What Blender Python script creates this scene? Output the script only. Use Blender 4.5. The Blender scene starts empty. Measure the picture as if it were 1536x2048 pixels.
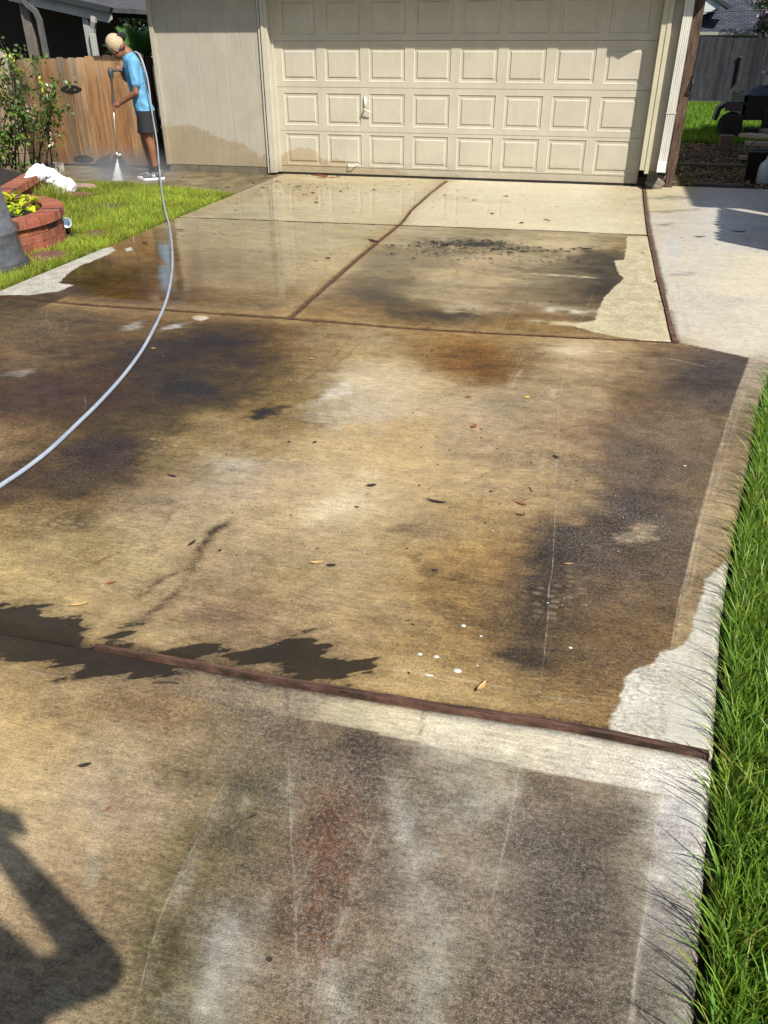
import bpy, bmesh, math, random
import numpy as np
from mathutils import Vector, Matrix
random.seed(7)
SC = bpy.context.scene
COL = SC.collection
R = math.radians
# ------------------------------------------------------------------ camera
CAMP = np.array([4.315, -11.433, 1.641])
FPX = 1573.0
cam_d = bpy.data.cameras.new('camera')
cam = bpy.data.objects.new('camera', cam_d); COL.objects.link(cam)
cam.location = CAMP.tolist(); cam.rotation_euler = (1.030, 0.002, 0.241)
cam_d.sensor_fit = 'VERTICAL'; cam_d.sensor_height = 36; cam_d.sensor_width = 27
cam_d.lens = FPX / 2048 * 36
cam_d.clip_start = 0.02; cam_d.clip_end = 500
SC.camera = cam
SC.render.resolution_x = 768; SC.render.resolution_y = 1024
# ------------------------------------------------------------------ sun and sky
EL, AZ = R(46), R(48)
TOSUN = Vector((math.sin(AZ) * math.cos(EL), -math.cos(AZ) * math.cos(EL), math.sin(EL)))
world = bpy.data.worlds.new('World'); SC.world = world; world.use_nodes = True
wn = world.node_tree.nodes; wl = world.node_tree.links
bgn = wn['Background']; bgn.inputs[1].default_value = 0.10
sky = wn.new('ShaderNodeTexSky'); sky.sky_type = 'NISHITA'; sky.sun_disc = False
sky.sun_elevation = EL; sky.sun_rotation = math.atan2(TOSUN.x, TOSUN.y)
sky.dust_density = 1.2; sky.ozone_density = 1.0; sky.air_density = 1.0
wl.new(sky.outputs[0], bgn.inputs[0])
sd = bpy.data.lights.new('sun', 'SUN'); sd.energy = 5.0; sd.angle = R(0.7); sd.color = (1.0, 0.945, 0.855)
so = bpy.data.objects.new('sun', sd); COL.objects.link(so)
so.rotation_euler = (-TOSUN).to_track_quat('-Z', 'Y').to_euler(); so.location = (0, 0, 20)
SC.view_settings.view_transform = 'Standard'; SC.view_settings.look = 'None'
SC.view_settings.exposure = 0.60; SC.view_settings.gamma = 1.0
SC.cycles.max_bounces = 6; SC.cycles.transparent_max_bounces = 24
SC.cycles.diffuse_bounces = 2; SC.cycles.glossy_bounces = 3
# ------------------------------------------------------------------ helpers
def _rot(rx, ry, rz):
    cx, sx = math.cos(rx), math.sin(rx); cy, sy = math.cos(ry), math.sin(ry); cz, sz = math.cos(rz), math.sin(rz)
    X = np.array([[1, 0, 0], [0, cx, -sx], [0, sx, cx]]); Y = np.array([[cy, 0, sy], [0, 1, 0], [-sy, 0, cy]])
    Z = np.array([[cz, -sz, 0], [sz, cz, 0], [0, 0, 1]])
    return Z @ Y @ X
CM = _rot(1.030, 0.002, 0.241)
def ray(u, v): return CM @ np.array([(u - 768) / FPX, -(v - 1024) / FPX, -1.0])
def at(u, v, z=0.0):
    d = ray(u, v); t = (z - CAMP[2]) / d[2]; return CAMP + t * d
def aty(u, v, y=0.0):
    d = ray(u, v); t = (y - CAMP[1]) / d[1]; return CAMP + t * d
def to_px(P):
    c = (P - CAMP) @ CM
    return 768 + FPX * c[..., 0] / -c[..., 2], 1024 - FPX * c[..., 1] / -c[..., 2]
def lin(c):
    c = np.asarray(c, float) / 255.0
    return np.where(c <= 0.04045, c / 12.92, ((c + 0.055) / 1.055) ** 2.4)
KE = 1.86
def alb(c, k=1.0):
    a = np.clip(lin(c) / KE * k, 0, 0.85); return (float(a[0]), float(a[1]), float(a[2]), 1.0)

class MB:
    def __init__(s): s.v = []; s.f = []; s.c = []
    def add(s, vs, fs, col=None):
        n = len(s.v); s.v += [tuple(p) for p in vs]; s.f += [tuple(i + n for i in f) for f in fs]
        s.c += [col if col is not None else (1, 1, 1, 1)] * len(vs)
    def box(s, a, b, col=None, rot=None, org=None):
        x0, y0, z0 = a; x1, y1, z1 = b
        vs = [Vector(p) for p in ((x0,y0,z0),(x1,y0,z0),(x1,y1,z0),(x0,y1,z0),(x0,y0,z1),(x1,y0,z1),(x1,y1,z1),(x0,y1,z1))]
        if rot is not None:
            o = Vector(org) if org is not None else sum(vs, Vector()) / 8
            vs = [rot @ (p - o) + o for p in vs]
        s.add(vs, [(0,3,2,1),(4,5,6,7),(0,1,5,4),(1,2,6,5),(2,3,7,6),(3,0,4,7)], col)
    def tube(s, pts, rad, n=8, col=None, cap=True, flat=None):
        pts = [Vector(p) for p in pts]; m = len(pts)
        rr = rad if isinstance(rad, (list, tuple)) else [rad] * m
        up = Vector((0, 0, 1)); vs = []; prev = None
        for i, p in enumerate(pts):
            t = (pts[min(i + 1, m - 1)] - pts[max(i - 1, 0)]).normalized()
            if prev is None:
                a = up if abs(t.dot(up)) < 0.95 else Vector((1, 0, 0)); x = t.cross(a).normalized()
            else:
                x = (prev - t * prev.dot(t)).normalized()
            prev = x; y = t.cross(x)
            for k in range(n):
                an = 2 * math.pi * k / n
                vs.append(p + (x * math.cos(an) + y * math.sin(an) * (flat or 1)) * rr[i])
        fs = []
        for i in range(m - 1):
            for k in range(n):
                a, b = i * n + k, i * n + (k + 1) % n; fs.append((a, b, b + n, a + n))
        if cap: fs.append(tuple(range(n - 1, -1, -1))); fs.append(tuple((m - 1) * n + k for k in range(n)))
        s.add(vs, fs, col)
    def lathe(s, prof, org=(0, 0, 0), n=40, col=None):
        vs = []; o = Vector(org)
        for r, z in prof:
            for k in range(n):
                a = 2 * math.pi * k / n; vs.append(o + Vector((r * math.cos(a), r * math.sin(a), z)))
        fs = []
        for i in range(len(prof) - 1):
            for k in range(n):
                a, b = i * n + k, i * n + (k + 1) % n; fs.append((a, b, b + n, a + n))
        s.add(vs, fs, col)
    def prism(s, poly, axis, lo, hi, col=None):
        n = len(poly); vs = []
        for h in (lo, hi):
            for a, b in poly:
                vs.append({'x': (h, a, b), 'y': (a, h, b), 'z': (a, b, h)}[axis])
        fs = [tuple(range(n - 1, -1, -1)), tuple(range(n, 2 * n))] + [(i, (i + 1) % n, (i + 1) % n + n, i + n) for i in range(n)]
        s.add(vs, fs, col)
    def build(s, name, mat, parent=None, smooth=False, fix=True, bevel=0):
        me = bpy.data.meshes.new(name); me.from_pydata(s.v, [], s.f); me.update()
        ca = me.color_attributes.new('tint', 'FLOAT_COLOR', 'POINT')
        ca.data.foreach_set('color', np.array(s.c, dtype=np.float32).ravel())
        if fix and len(s.f) < 60000:
            bm = bmesh.new(); bm.from_mesh(me); bmesh.ops.recalc_face_normals(bm, faces=bm.faces)
            if bevel: bmesh.ops.bevel(bm, geom=bm.edges[:], offset=bevel, segments=1, affect='EDGES', clamp_overlap=True)
            bm.to_mesh(me); bm.free()
        return link(name, me, mat, parent, smooth)
def link(name, me, mat, parent=None, smooth=False):
    if smooth: me.polygons.foreach_set('use_smooth', np.ones(len(me.polygons), dtype=bool))
    if mat is not None: me.materials.append(mat)
    o = bpy.data.objects.new(name, me); COL.objects.link(o)
    if parent is not None:
        o.parent = parent; o.matrix_parent_inverse = Matrix.Translation(-Vector(parent.location))
    return o
def raw_mesh(name, V, F, mat, parent=None, cols=None, smooth=False):
    me = bpy.data.meshes.new(name)
    V = np.asarray(V, np.float32); F = np.asarray(F, np.int32); k = F.shape[1]
    me.vertices.add(len(V)); me.vertices.foreach_set('co', V.ravel())
    me.loops.add(F.size); me.loops.foreach_set('vertex_index', F.ravel())
    me.polygons.add(len(F)); me.polygons.foreach_set('loop_start', np.arange(0, F.size, k, dtype=np.int32))
    me.update(calc_edges=True)
    if cols is not None:
        ca = me.color_attributes.new('tint', 'FLOAT_COLOR', 'POINT'); ca.data.foreach_set('color', np.asarray(cols, np.float32).ravel())
    return link(name, me, mat, parent, smooth)
def tag(o, label=None, cat=None, group=None, kind=None):
    if label: o['label'] = label
    if cat: o['category'] = cat
    if group: o['group'] = group
    if kind: o['kind'] = kind
    return o
def empty(name, loc=(0, 0, 0)):
    o = bpy.data.objects.new(name, None); COL.objects.link(o); o.location = loc; o.empty_display_size = 0.1
    return o
# ------------------------------------------------------------------ node material helper
class NM:
    def __init__(s, name, rough=0.6, spec=0.5):
        s.m = bpy.data.materials.new(name); s.m.use_nodes = True; s.nt = s.m.node_tree; s.n = s.nt.nodes
        s.b = s.n['Principled BSDF']; s.b.inputs['Roughness'].default_value = rough
        s.b.inputs['Specular IOR Level'].default_value = spec
        s.co = s.n.new('ShaderNodeTexCoord').outputs['Object']
    def L(s, a, b): s.nt.links.new(a, b)
    def _in(s, sock, v):
        if hasattr(v, 'is_linked') or isinstance(v, bpy.types.NodeSocket): s.L(v, sock)
        elif v is not None: sock.default_value = v
    def map(s, sc=(1, 1, 1), src=None, loc=(0, 0, 0), rot=(0, 0, 0)):
        m = s.n.new('ShaderNodeMapping'); s.L(src or s.co, m.inputs[0]); m.inputs['Scale'].default_value = sc
        m.inputs['Location'].default_value = loc; m.inputs['Rotation'].default_value = rot; return m.outputs[0]
    def noise(s, scale=5, det=4, rough=0.55, vec=None, dist=0, col=False):
        t = s.n.new('ShaderNodeTexNoise'); s.L(vec or s.co, t.inputs['Vector']); t.inputs['Scale'].default_value = scale
        t.inputs['Detail'].default_value = det; t.inputs['Roughness'].default_value = rough; t.inputs['Distortion'].default_value = dist
        return t.outputs['Color' if col else 'Fac']
    def voro(s, scale=5, vec=None, feat='F1', out='Distance', rnd=1.0):
        t = s.n.new('ShaderNodeTexVoronoi'); s.L(vec or s.co, t.inputs['Vector']); t.inputs['Scale'].default_value = scale
        t.feature = feat; t.inputs['Randomness'].default_value = rnd; return t.outputs[out]
    def ramp(s, fac, stops):
        r = s.n.new('ShaderNodeValToRGB'); s._in(r.inputs[0], fac); e = r.color_ramp.elements
        while len(e) < len(stops): e.new(0.5)
        for i, (p, c) in enumerate(stops):
            e[i].position = p; e[i].color = c if not isinstance(c, (int, float)) else (c, c, c, 1)
        return r.outputs[0]
    def mr(s, v, a, b, c=0.0, d=1.0, smooth=False):
        r = s.n.new('ShaderNodeMapRange'); s._in(r.inputs[0], v)
        for i, x in enumerate((a, b, c, d)): s._in(r.inputs[i + 1], x)
        if smooth: r.interpolation_type = 'SMOOTHSTEP'
        return r.outputs[0]
    def math(s, op, a, b=None, c=None):
        r = s.n.new('ShaderNodeMath'); r.operation = op; s._in(r.inputs[0], a)
        if b is not None: s._in(r.inputs[1], b)
        if c is not None: s._in(r.inputs[2], c)
        return r.outputs[0]
    def mix(s, f, a, b, mode='MIX'):
        r = s.n.new('ShaderNodeMix'); r.data_type = 'RGBA'; r.blend_type = mode
        s._in(r.inputs[0], f); s._in(r.inputs[6], a); s._in(r.inputs[7], b); return r.outputs[2]
    def attr(s, name, out='Color'):
        a = s.n.new('ShaderNodeAttribute'); a.attribute_name = name; return a.outputs[out]
    def sep(s, v):
        r = s.n.new('ShaderNodeSeparateXYZ'); s.L(v, r.inputs[0]); return r.outputs
    def color(s, c): s._in(s.b.inputs['Base Color'], c); return s
    def rough(s, c): s._in(s.b.inputs['Roughness'], c); return s
    def bump(s, h, st=0.5, dist=0.01):
        r = s.n.new('ShaderNodeBump'); s._in(r.inputs['Height'], h); s._in(r.inputs['Strength'], st); r.inputs['Distance'].default_value = dist
        s.L(r.outputs[0], s.b.inputs['Normal']); return s
def simple(name, c, rough=0.6, var=0.25, sc=8, bump=0.15, tint=False, spec=0.4, metal=0.0, stretch=(1, 1, 1)):
    m = NM(name, rough, spec); v = m.map(stretch)
    n = m.noise(sc, 5, 0.6, v)
    f = m.mr(n, 0.25, 0.75, 1 - var, 1 + var)
    cc = m.mix(1.0, c, f, 'MULTIPLY')
    if tint: cc = m.mix(1.0, cc, m.attr('tint'), 'MULTIPLY')
    m.color(cc); m.b.inputs['Metallic'].default_value = metal
    m.rough(m.mr(n, 0.3, 0.7, max(0.02, rough - 0.08), min(1, rough + 0.08)))
    if bump: m.bump(m.noise(sc * 6, 4, 0.6, v), bump, 0.004)
    return m.m
# ------------------------------------------------------------------ numpy noise
def vnoise(x, y, seed=0):
    xi = np.floor(x).astype(np.int64); yi = np.floor(y).astype(np.int64); fx = x - xi; fy = y - yi
    fx = fx * fx * (3 - 2 * fx); fy = fy * fy * (3 - 2 * fy)
    def h(a, b):
        n = (a * 374761393 + b * 668265263 + seed * 982451653) & 0xffffffff
        n = ((n ^ (n >> 13)) * 1274126177) & 0xffffffff
        return ((n ^ (n >> 16)) & 0xffff) / 65535.0
    return (h(xi, yi) * (1 - fx) + h(xi + 1, yi) * fx) * (1 - fy) + (h(xi, yi + 1) * (1 - fx) + h(xi + 1, yi + 1) * fx) * fy
def fbm(x, y, seed=0, o=4):
    s = 0; a = 0.5; t = 0
    for i in range(o):
        s = s + a * vnoise(x * 2 ** i + 17.3 * i, y * 2 ** i - 9.1 * i, seed + i); t += a; a *= 0.55
    return s / t
# ================================================================== THE DRIVEWAY (structure)
RE = np.array([(4.60,-14.0),(4.66,-11.2),(4.71,-10.5),(4.77,-10.1),(4.82,-9.78),(4.90,-9.22),(4.99,-8.74),(5.13,-8.10),(5.32,-7.19),
               (5.44,-6.75),(5.62,-6.35),(5.95,-5.95),(6.5,-5.6),(7.6,-5.3),(8.0,-5.2),(8.0,1.0)])
def x_right(Y): return np.interp(Y, RE[:, 1], RE[:, 0])
J = {}                                            # joints in ground metres
J['mid1'] = [at(*p)[:2] for p in ((340,434),(560,442),(797,450),(1040,459),(1297,470))]
J['mid2'] = [at(*p)[:2] for p in ((-40,588),(0,593),(200,612),(400,624),(578,637),(800,655),(1060,670),(1350,684))]
J['cen'] = [at(*p)[:2] for p in ((893,362),(860,386),(822,420),(803,445),(740,496),(660,565),(578,637))]
J['right'] = [at(*p)[:2] for p in ((1287,372),(1292,420),(1299,470),(1312,530),(1326,590),(1349,683))]
J['front'] = [(1.2, -9.79)] + [at(*p)[:2] for p in ((0,1258),(190,1290),(380,1325),(568,1362),(860,1410),(1140,1452),(1418,1508))]
def seg_dist(X, Y, pts):
    d = np.full(X.shape, 1e9); t_all = np.zeros(X.shape); acc = 0
    for (x0, y0), (x1, y1) in zip(pts[:-1], pts[1:]):
        vx, vy = x1 - x0, y1 - y0; l2 = vx * vx + vy * vy + 1e-12
        t = np.clip(((X - x0) * vx + (Y - y0) * vy) / l2, 0, 1)
        dd = np.hypot(X - x0 - t * vx, Y - y0 - t * vy)
        m = dd < d; d = np.where(m, dd, d); t_all = np.where(m, acc + t * math.sqrt(l2), t_all); acc += math.sqrt(l2)
    return d, t_all / max(acc, 1e-9)
def poly_sdf(X, Y, pts):                          # > 0 inside
    P = list(pts) + [pts[0]]; d, _ = seg_dist(X, Y, P)
    ins = np.zeros(X.shape, bool)
    for (x0, y0), (x1, y1) in zip(P[:-1], P[1:]):
        c = ((y0 > Y) != (y1 > Y)) & (X < (x1 - x0) * (Y - y0) / (y1 - y0 + 1e-12) + x0); ins ^= c
    return np.where(ins, d, -d)
ys = np.concatenate([np.arange(-14, -11.2, 0.1), np.arange(-11.2, -9.0, 0.008), np.arange(-9.0, -6.4, 0.011), np.arange(-6.4, 0.125, 0.018)])
us = np.linspace(0, 1, 560)
GY, GU = np.meshgrid(ys, us, indexing='ij')
XL = np.where(GY < -7, 0.02 + 0 * GY, 0.02)
GX = XL + (x_right(GY) - XL) * GU
PX, PY = to_px(np.stack([GX, GY, 0 * GX], -1)); PX = np.where(GY < -11.0, 700, PX); PY = np.where(GY < -11.0, 2300, PY)
# soft warp so that the stains have ragged, natural outlines
wx = (fbm(GX * 2.2, GY * 2.2, 3, 5) - 0.5); wy = (fbm(GX * 2.2, GY * 2.2, 31, 5) - 0.5)
_a = np.where(GY > -9.8, 1.0, .5); wx = wx + _a * .55 * (fbm(GX * 8, GY * 30, 35, 4) - .5); wy = wy + _a * .40 * (fbm(GX * 10, GY * 22, 36, 4) - .5)
scl = np.clip((PY - 83) / 1000, 0.15, 2.2)        # px per metre grows towards the camera
U = PX + wx * 150 * np.minimum(scl, .8); V = PY + wy * 80 * np.minimum(scl, .8)
S = """0,372,180,165,130 400,372,164,146,112 480,380,176,158,120 576,375,190,172,130 680,372,200,184,142 768,378,206,190,148 960,385,228,214,178 1152,385,226,212,176 1270,385,205,190,150 1344,390,210,196,158 1430,400,212,206,194 1536,400,204,198,186
384,440,168,150,108 500,415,176,158,116 576,425,184,166,120 680,410,194,176,132 768,430,196,178,132 900,420,218,203,160 1060,435,226,210,168 1200,440,224,210,170 1280,430,212,196,155 1344,450,210,200,180 1430,450,214,208,194 1536,460,206,200,188
400,470,150,132,92 576,480,160,142,100 700,470,168,150,105 860,472,170,152,112 960,480,150,134,96 1060,480,165,146,106 1160,478,185,166,122 1220,490,140,122,80 1400,540,214,206,186 1500,560,224,214,186
200,540,100,80,45 260,500,120,98,62 384,540,128,104,66 480,560,142,120,80 576,540,156,136,96 680,520,170,148,100 768,530,118,104,74 850,520,136,118,84 960,540,172,148,104 1060,540,158,138,100 1152,540,112,100,74 1200,530,92,84,64 1400,620,214,204,184 1500,640,218,208,186
130,600,96,74,40 250,590,104,78,42 384,600,112,86,50 480,610,130,106,66 576,600,142,118,78 680,600,110,92,60 768,600,84,70,44 860,580,150,130,92 940,600,168,146,106 1040,610,142,122,86 1152,600,110,94,66 1200,575,85,75,55 1040,640,128,100,58 860,630,100,80,48 700,625,150,122,78
0,610,92,78,52 100,640,112,94,66 40,700,108,88,62 192,680,96,76,48 300,650,110,88,56 384,640,100,78,46 430,680,62,48,26 384,720,66,54,32 500,700,80,64,38 576,680,112,90,54 660,690,150,128,88 768,700,172,148,104 860,690,140,108,60 960,720,128,92,44 930,740,128,90,42 1060,700,150,126,86 1152,690,200,176,132 1230,720,186,158,112 1300,740,128,106,76 1344,720,96,82,66 1450,720,84,76,70 1480,740,92,84,76
0,780,84,62,40 100,790,80,60,40 192,780,72,54,34 300,760,66,54,32 384,780,58,48,28 470,760,84,68,40 576,760,118,98,58 560,820,140,116,68 640,780,150,128,84 700,800,200,182,148 768,770,206,184,142 860,780,196,172,126 960,800,172,150,112 1060,790,160,140,104 1152,780,170,146,104 1240,790,120,96,62 1330,800,104,88,68 1450,790,84,76,68 1390,770,82,74,68 1480,840,112,96,74 1380,850,124,106,80
0,880,150,126,86 60,860,110,88,56 192,860,70,58,34 300,840,92,76,44 384,870,150,126,78 480,880,160,136,88 576,900,178,152,102 700,900,196,168,118 830,880,200,170,116 960,880,186,160,118 1060,900,172,148,108 1152,880,158,132,94 1240,880,112,92,72 1344,900,100,84,66 1440,900,112,94,70
0,960,78,58,38 100,940,88,68,42 192,930,70,54,34 260,940,82,66,40 340,960,148,126,88 480,960,184,164,132 600,970,188,162,120 700,980,200,174,124 830,960,196,168,116 960,960,190,162,114 1060,960,176,150,108 1152,960,170,144,98 1220,960,110,92,70 1300,980,96,80,64 1400,980,118,98,70
0,1040,150,126,76 100,1030,140,118,72 192,1010,110,90,56 280,1010,158,138,104 384,1020,176,154,116 500,1040,188,164,120 600,1060,186,160,114 690,1010,216,194,150 768,1060,190,164,116 860,1060,178,152,106 960,1050,176,146,94 1060,1030,150,124,84 1110,990,180,152,102 1152,1060,78,66,54 1230,1010,72,62,56 1300,1060,92,80,66 1400,1080,124,102,72
0,1120,172,146,92 100,1120,174,150,100 192,1110,162,140,92 300,1110,186,162,110 400,1130,180,154,108 500,1120,166,144,106 600,1140,180,156,108 700,1120,184,158,112 830,1100,172,146,98 930,1120,166,132,74 1000,1110,176,140,82 1060,1140,104,86,60 1120,1120,68,58,48 1200,1120,72,60,52 1300,1130,98,80,60 1400,1160,146,120,80
0,1180,176,150,96 120,1180,178,152,100 250,1200,176,150,104 384,1200,176,150,104 460,1220,140,116,90 560,1230,152,128,90 650,1200,168,144,100 768,1200,170,144,100 880,1180,158,126,72 960,1190,160,128,76 1060,1200,120,98,64 1120,1210,84,70,50 1200,1200,104,84,58 1300,1220,116,94,64
100,1280,160,134,88 250,1260,178,150,98 384,1270,172,146,98 500,1270,150,126,90 700,1280,160,134,94 830,1270,168,140,90 930,1280,158,128,78 1020,1280,100,82,54 1100,1280,100,82,56 1200,1290,114,92,62 1280,1300,122,100,68
760,1340,180,152,100 860,1330,156,128,82 950,1340,150,122,78 1040,1340,72,60,42 1100,1350,84,70,50 1180,1360,112,90,60 860,1380,190,160,106 1000,1390,176,146,94 1100,1410,158,130,84 1200,1420,142,116,76

0,1340,168,142,98 100,1380,160,136,98 0,1420,168,142,98 200,1360,150,128,92 200,1440,156,134,98 300,1400,138,116,86 384,1380,142,120,90 480,1400,134,116,90 576,1390,150,134,104 680,1400,185,172,138 780,1420,214,200,166 900,1450,222,212,184 1050,1480,216,206,178 1200,1510,216,208,186 1350,1540,224,218,204
0,1500,190,162,112 100,1500,178,152,110 220,1520,178,160,128 384,1500,140,124,96 480,1490,122,110,88 576,1500,100,90,72 660,1470,128,112,90 720,1500,72,62,52 760,1560,96,84,72 820,1500,140,128,108 900,1510,184,172,146 1000,1530,150,138,116 1120,1560,138,124,104 1230,1580,140,130,112 1300,1590,170,162,142
0,1600,186,160,116 100,1590,190,166,124 192,1600,166,144,114 300,1600,160,140,108 400,1560,138,124,96 440,1640,118,104,74 500,1600,92,88,66 560,1600,110,102,82 620,1620,132,118,98 690,1620,104,76,52 750,1640,120,106,90 800,1620,174,168,152 860,1600,150,142,124 960,1600,150,140,118 1060,1610,112,102,92 1160,1620,118,108,96 1250,1640,122,112,98
0,1700,196,172,130 100,1700,176,152,116 250,1700,150,132,100 330,1740,126,112,82 400,1700,106,98,68 470,1720,108,98,74 560,1720,112,100,80 620,1720,108,82,58 680,1700,96,66,42 740,1720,110,96,80 800,1720,136,128,116 900,1720,128,116,98 1000,1720,126,116,98 1080,1700,84,80,76 1160,1720,88,82,76 1250,1740,98,92,84
0,1850,180,156,120 150,1850,160,138,106 280,1860,140,124,94 330,1900,92,84,58 400,1850,118,108,84 440,1880,160,158,142 500,1840,126,112,94 600,1850,112,90,64 650,1830,96,68,44 720,1830,118,106,90 800,1840,130,118,104 860,1850,150,146,132 940,1830,118,106,88 1040,1850,96,88,78 1120,1830,88,84,80 1200,1880,98,90,80 1280,1860,104,98,90
0,2040,150,132,104 200,2040,150,134,104 300,2040,112,106,74 360,2040,92,86,58 420,2040,166,162,146 500,2040,118,106,84 600,2020,118,98,72 660,1990,162,158,142 740,2040,116,104,90 820,2000,116,106,92 880,2000,166,162,146 960,2030,104,90,68 1060,2040,92,80,66 1160,2040,88,82,76 1240,2040,92,88,82
300,2300,120,110,90 700,2300,120,110,92 1200,2300,100,94,86
1320,1700,172,164,146 1380,1650,216,210,196 1390,1800,206,200,184 1380,1950,186,180,164 1330,1900,128,122,112 1320,2040,126,120,108 1420,1700,214,208,196 1340,1820,150,144,132
1514,740,176,158,132 1496,820,164,144,114 1478,880,158,134,102 1462,940,154,130,98 1440,1020,170,146,106 1420,1090,190,166,122 1395,1160,160,136,98 1375,1230,166,142,102
1345,1640,206,200,186 1350,1760,190,182,166 1330,1880,136,130,118 1310,2000,126,120,108"""
smp = np.array([[float(a) for a in t.split(',')] for t in S.split()])
_c = J['cen']; _cp = np.array([(362,893),(386,860),(420,822),(445,803),(496,740),(565,660),(637,578)], float)
_rp = np.array([(372,1287),(420,1292),(470,1299),(530,1312),(590,1326),(683,1349)], float)
def region(u, v):
    """which slab a picture point lies on; stains stop at the joints"""
    vf = np.interp(u, [-60,0,190,380,568,860,1140,1418,1600], [1246,1258,1290,1325,1362,1410,1452,1508,1540])
    vb = np.interp(u, [-60,0,130,420,760,1060,1325,1600], [1340,1345,1350,1400,1468,1540,1588,1640])
    v2 = np.interp(u, [-40,0,200,400,578,800,1060,1350,1500,1600], [588,593,612,624,637,655,670,684,716,738])
    v1 = np.interp(u, [340,560,797,1040,1297], [434,442,450,459,470])
    ur = np.interp(v, _rp[:, 0], _rp[:, 1]); uc = np.interp(v, _cp[:, 0], _cp[:, 1])
    ub = np.interp(v, [690,715,800,900,1000,1100,1200,1300,1460], [1508,1500,1470,1440,1410,1385,1362,1345,1335])
    uf = np.interp(v, [1540,1590,1700,1810,1930,2048,2300], [1332,1327,1312,1295,1278,1262,1232])
    r = np.where((v > v2) & (v <= vf) & (u > ub), 9, np.where((v > vb) & (u > uf), 10, 0))
    r = np.where(r > 0, r, _r0(u, v, vb, vf, v2, v1, ur, uc)); return r
def _r0(u, v, vb, vf, v2, v1, ur, uc):
    r = np.where(v > vb, 1, np.where(v > vf, 2, np.where(v > v2, 3, np.where(u > ur, 4, np.where(v > v1, 5, 7) + (u > uc)))))
    return r
REG = region(PX + wx * 3, PY + wy * 3)
acc = np.zeros(GX.shape + (3,)); wsum = np.zeros(GX.shape) + 1e-9
near = np.clip(PY, 350, 2100)
for u, v, r, g, b in smp:
    su = 36 + 0.008 * v; sv = 11 + 0.024 * (v - 300); rg_ = int(region(np.array(u), np.array(v)))
    d2 = ((U - u) / su) ** 2 + ((V - v) / sv) ** 2
    w = (np.exp(-0.5 * d2) + 1e-5 / (1 + d2) ** 2) * np.where(REG == rg_, 1.0, np.where(((REG == 10) & (rg_ == 1)) | ((REG == 1) & (rg_ == 10)), .6, 1e-5))
    acc += w[..., None] * lin((r, g, b)); wsum += w
colr = acc / wsum[..., None]
gloss = np.zeros(GX.shape); mott = np.zeros(GX.shape); tread = np.zeros(GX.shape)
def bl(u, v, ru, rv, ang=0, pw=2.0, warp=1.0):
    a = math.radians(ang); du = PX + wx * 150 * scl * warp - u; dv = PY + wy * 75 * scl * warp - v
    x = (du * math.cos(a) + dv * math.sin(a)) / ru; y = (-du * math.sin(a) + dv * math.cos(a)) / rv
    return np.exp(-np.maximum(x * x + y * y, 0) ** (pw / 2))
rag = fbm(GX * 9, GY * 15, 301, 5) - .5
def blob(u, v, ru, rv, c, st=0.7, ang=0, pw=2.0, warp=1.0, rg=1.0):
    global colr
    w = bl(u, v, ru, rv, ang, pw, min(warp, .8)); w = np.clip((w * 1.35 + rag * rg * 1.1 * np.clip(w * 4, 0, 1) - .12), 0, 1)
    w = (np.clip(w * 1.15, 0, 1) * st)[..., None]; colr = colr * (1 - w) + lin(c) * w
def stroke(pts, w, c, st=0.6, wob=0.6, fade=True, px=True):
    global colr
    P = [tuple(at(*p)[:2]) for p in pts] if px else pts
    d, t = seg_dist(GX + wx * 0.06 * wob, GY + wy * 0.06 * wob, P)
    w = max(w * (.55 if fade else .7), .0042); m = np.exp(-(d / w) ** 2) * st * (.9 if fade else .55)
    if fade: m = m * np.clip(np.minimum(t, 1 - t) * 6 + 0.15, 0, 1) * np.clip(2.4 * fbm(GX * 16, GY * 16, 77, 3) - .35, 0, 1.25)
    m = np.clip(m, 0, 1)[..., None]; colr = colr * (1 - m) + lin(c) * m
# --- dark and light stains
blob(372,772,52,13,(44,38,22),.75,4); blob(300,700,70,22,(64,50,28),.4); blob(430,700,80,24,(56,44,24),.5)
blob(520,740,70,16,(60,50,32),.45); blob(190,925,95,26,(56,42,26),.6); blob(90,800,120,60,(80,56,38),.35)
blob(535,826,34,13,(54,46,22),.95,-15,3,.8,2.0); blob(528,828,16,8,(44,38,20),.9,-30,3,.8,2.0); stroke([(510,836),(530,815),(548,800)], .05, (58,50,26), .7, 1); stroke([(525,840),(560,822),(585,808)], .04, (58,50,26), .6, 1); blob(668,790,50,9,(226,214,190),.55,-20); blob(672,1010,52,16,(226,206,162),.7,-28)
blob(740,944,24,7,(222,200,158),.6,-10); blob(476,930,34,10,(206,190,164),.5); blob(1160,703,62,14,(226,204,160),.6)
blob(1060,726,24,30,(128,104,66),.25); blob(960,735,50,16,(116,82,34),.6,12); blob(910,700,60,8,(120,88,40),.5)
blob(1275,790,60,24,(92,70,46),.35); blob(1400,760,60,20,(66,62,62),.5); blob(1100,1130,34,60,(56,50,44),.5,-8)
blob(1240,1000,60,30,(58,52,50),.5); blob(1130,1070,60,40,(52,46,42),.45); blob(1260,1064,40,19,(176,156,120),.75,5,3,.9)
blob(1120,1028,40,16,(176,148,102),.7,0,3); blob(1050,1330,34,24,(52,44,32),.6); blob(1075,1250,40,50,(84,70,48),.4)
blob(1000,1000,70,18,(196,160,98),.35); blob(880,1110,90,26,(176,146,92),.3)
blob(930,1160,40,16,(112,92,58),.4); blob(860,1060,50,8,(120,104,76),.3)
blob(465,1218,40,18,(112,92,76),.5); blob(540,1190,20,60,(128,108,82),.25,18); blob(330,1010,46,16,(128,112,92),.5)
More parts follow.
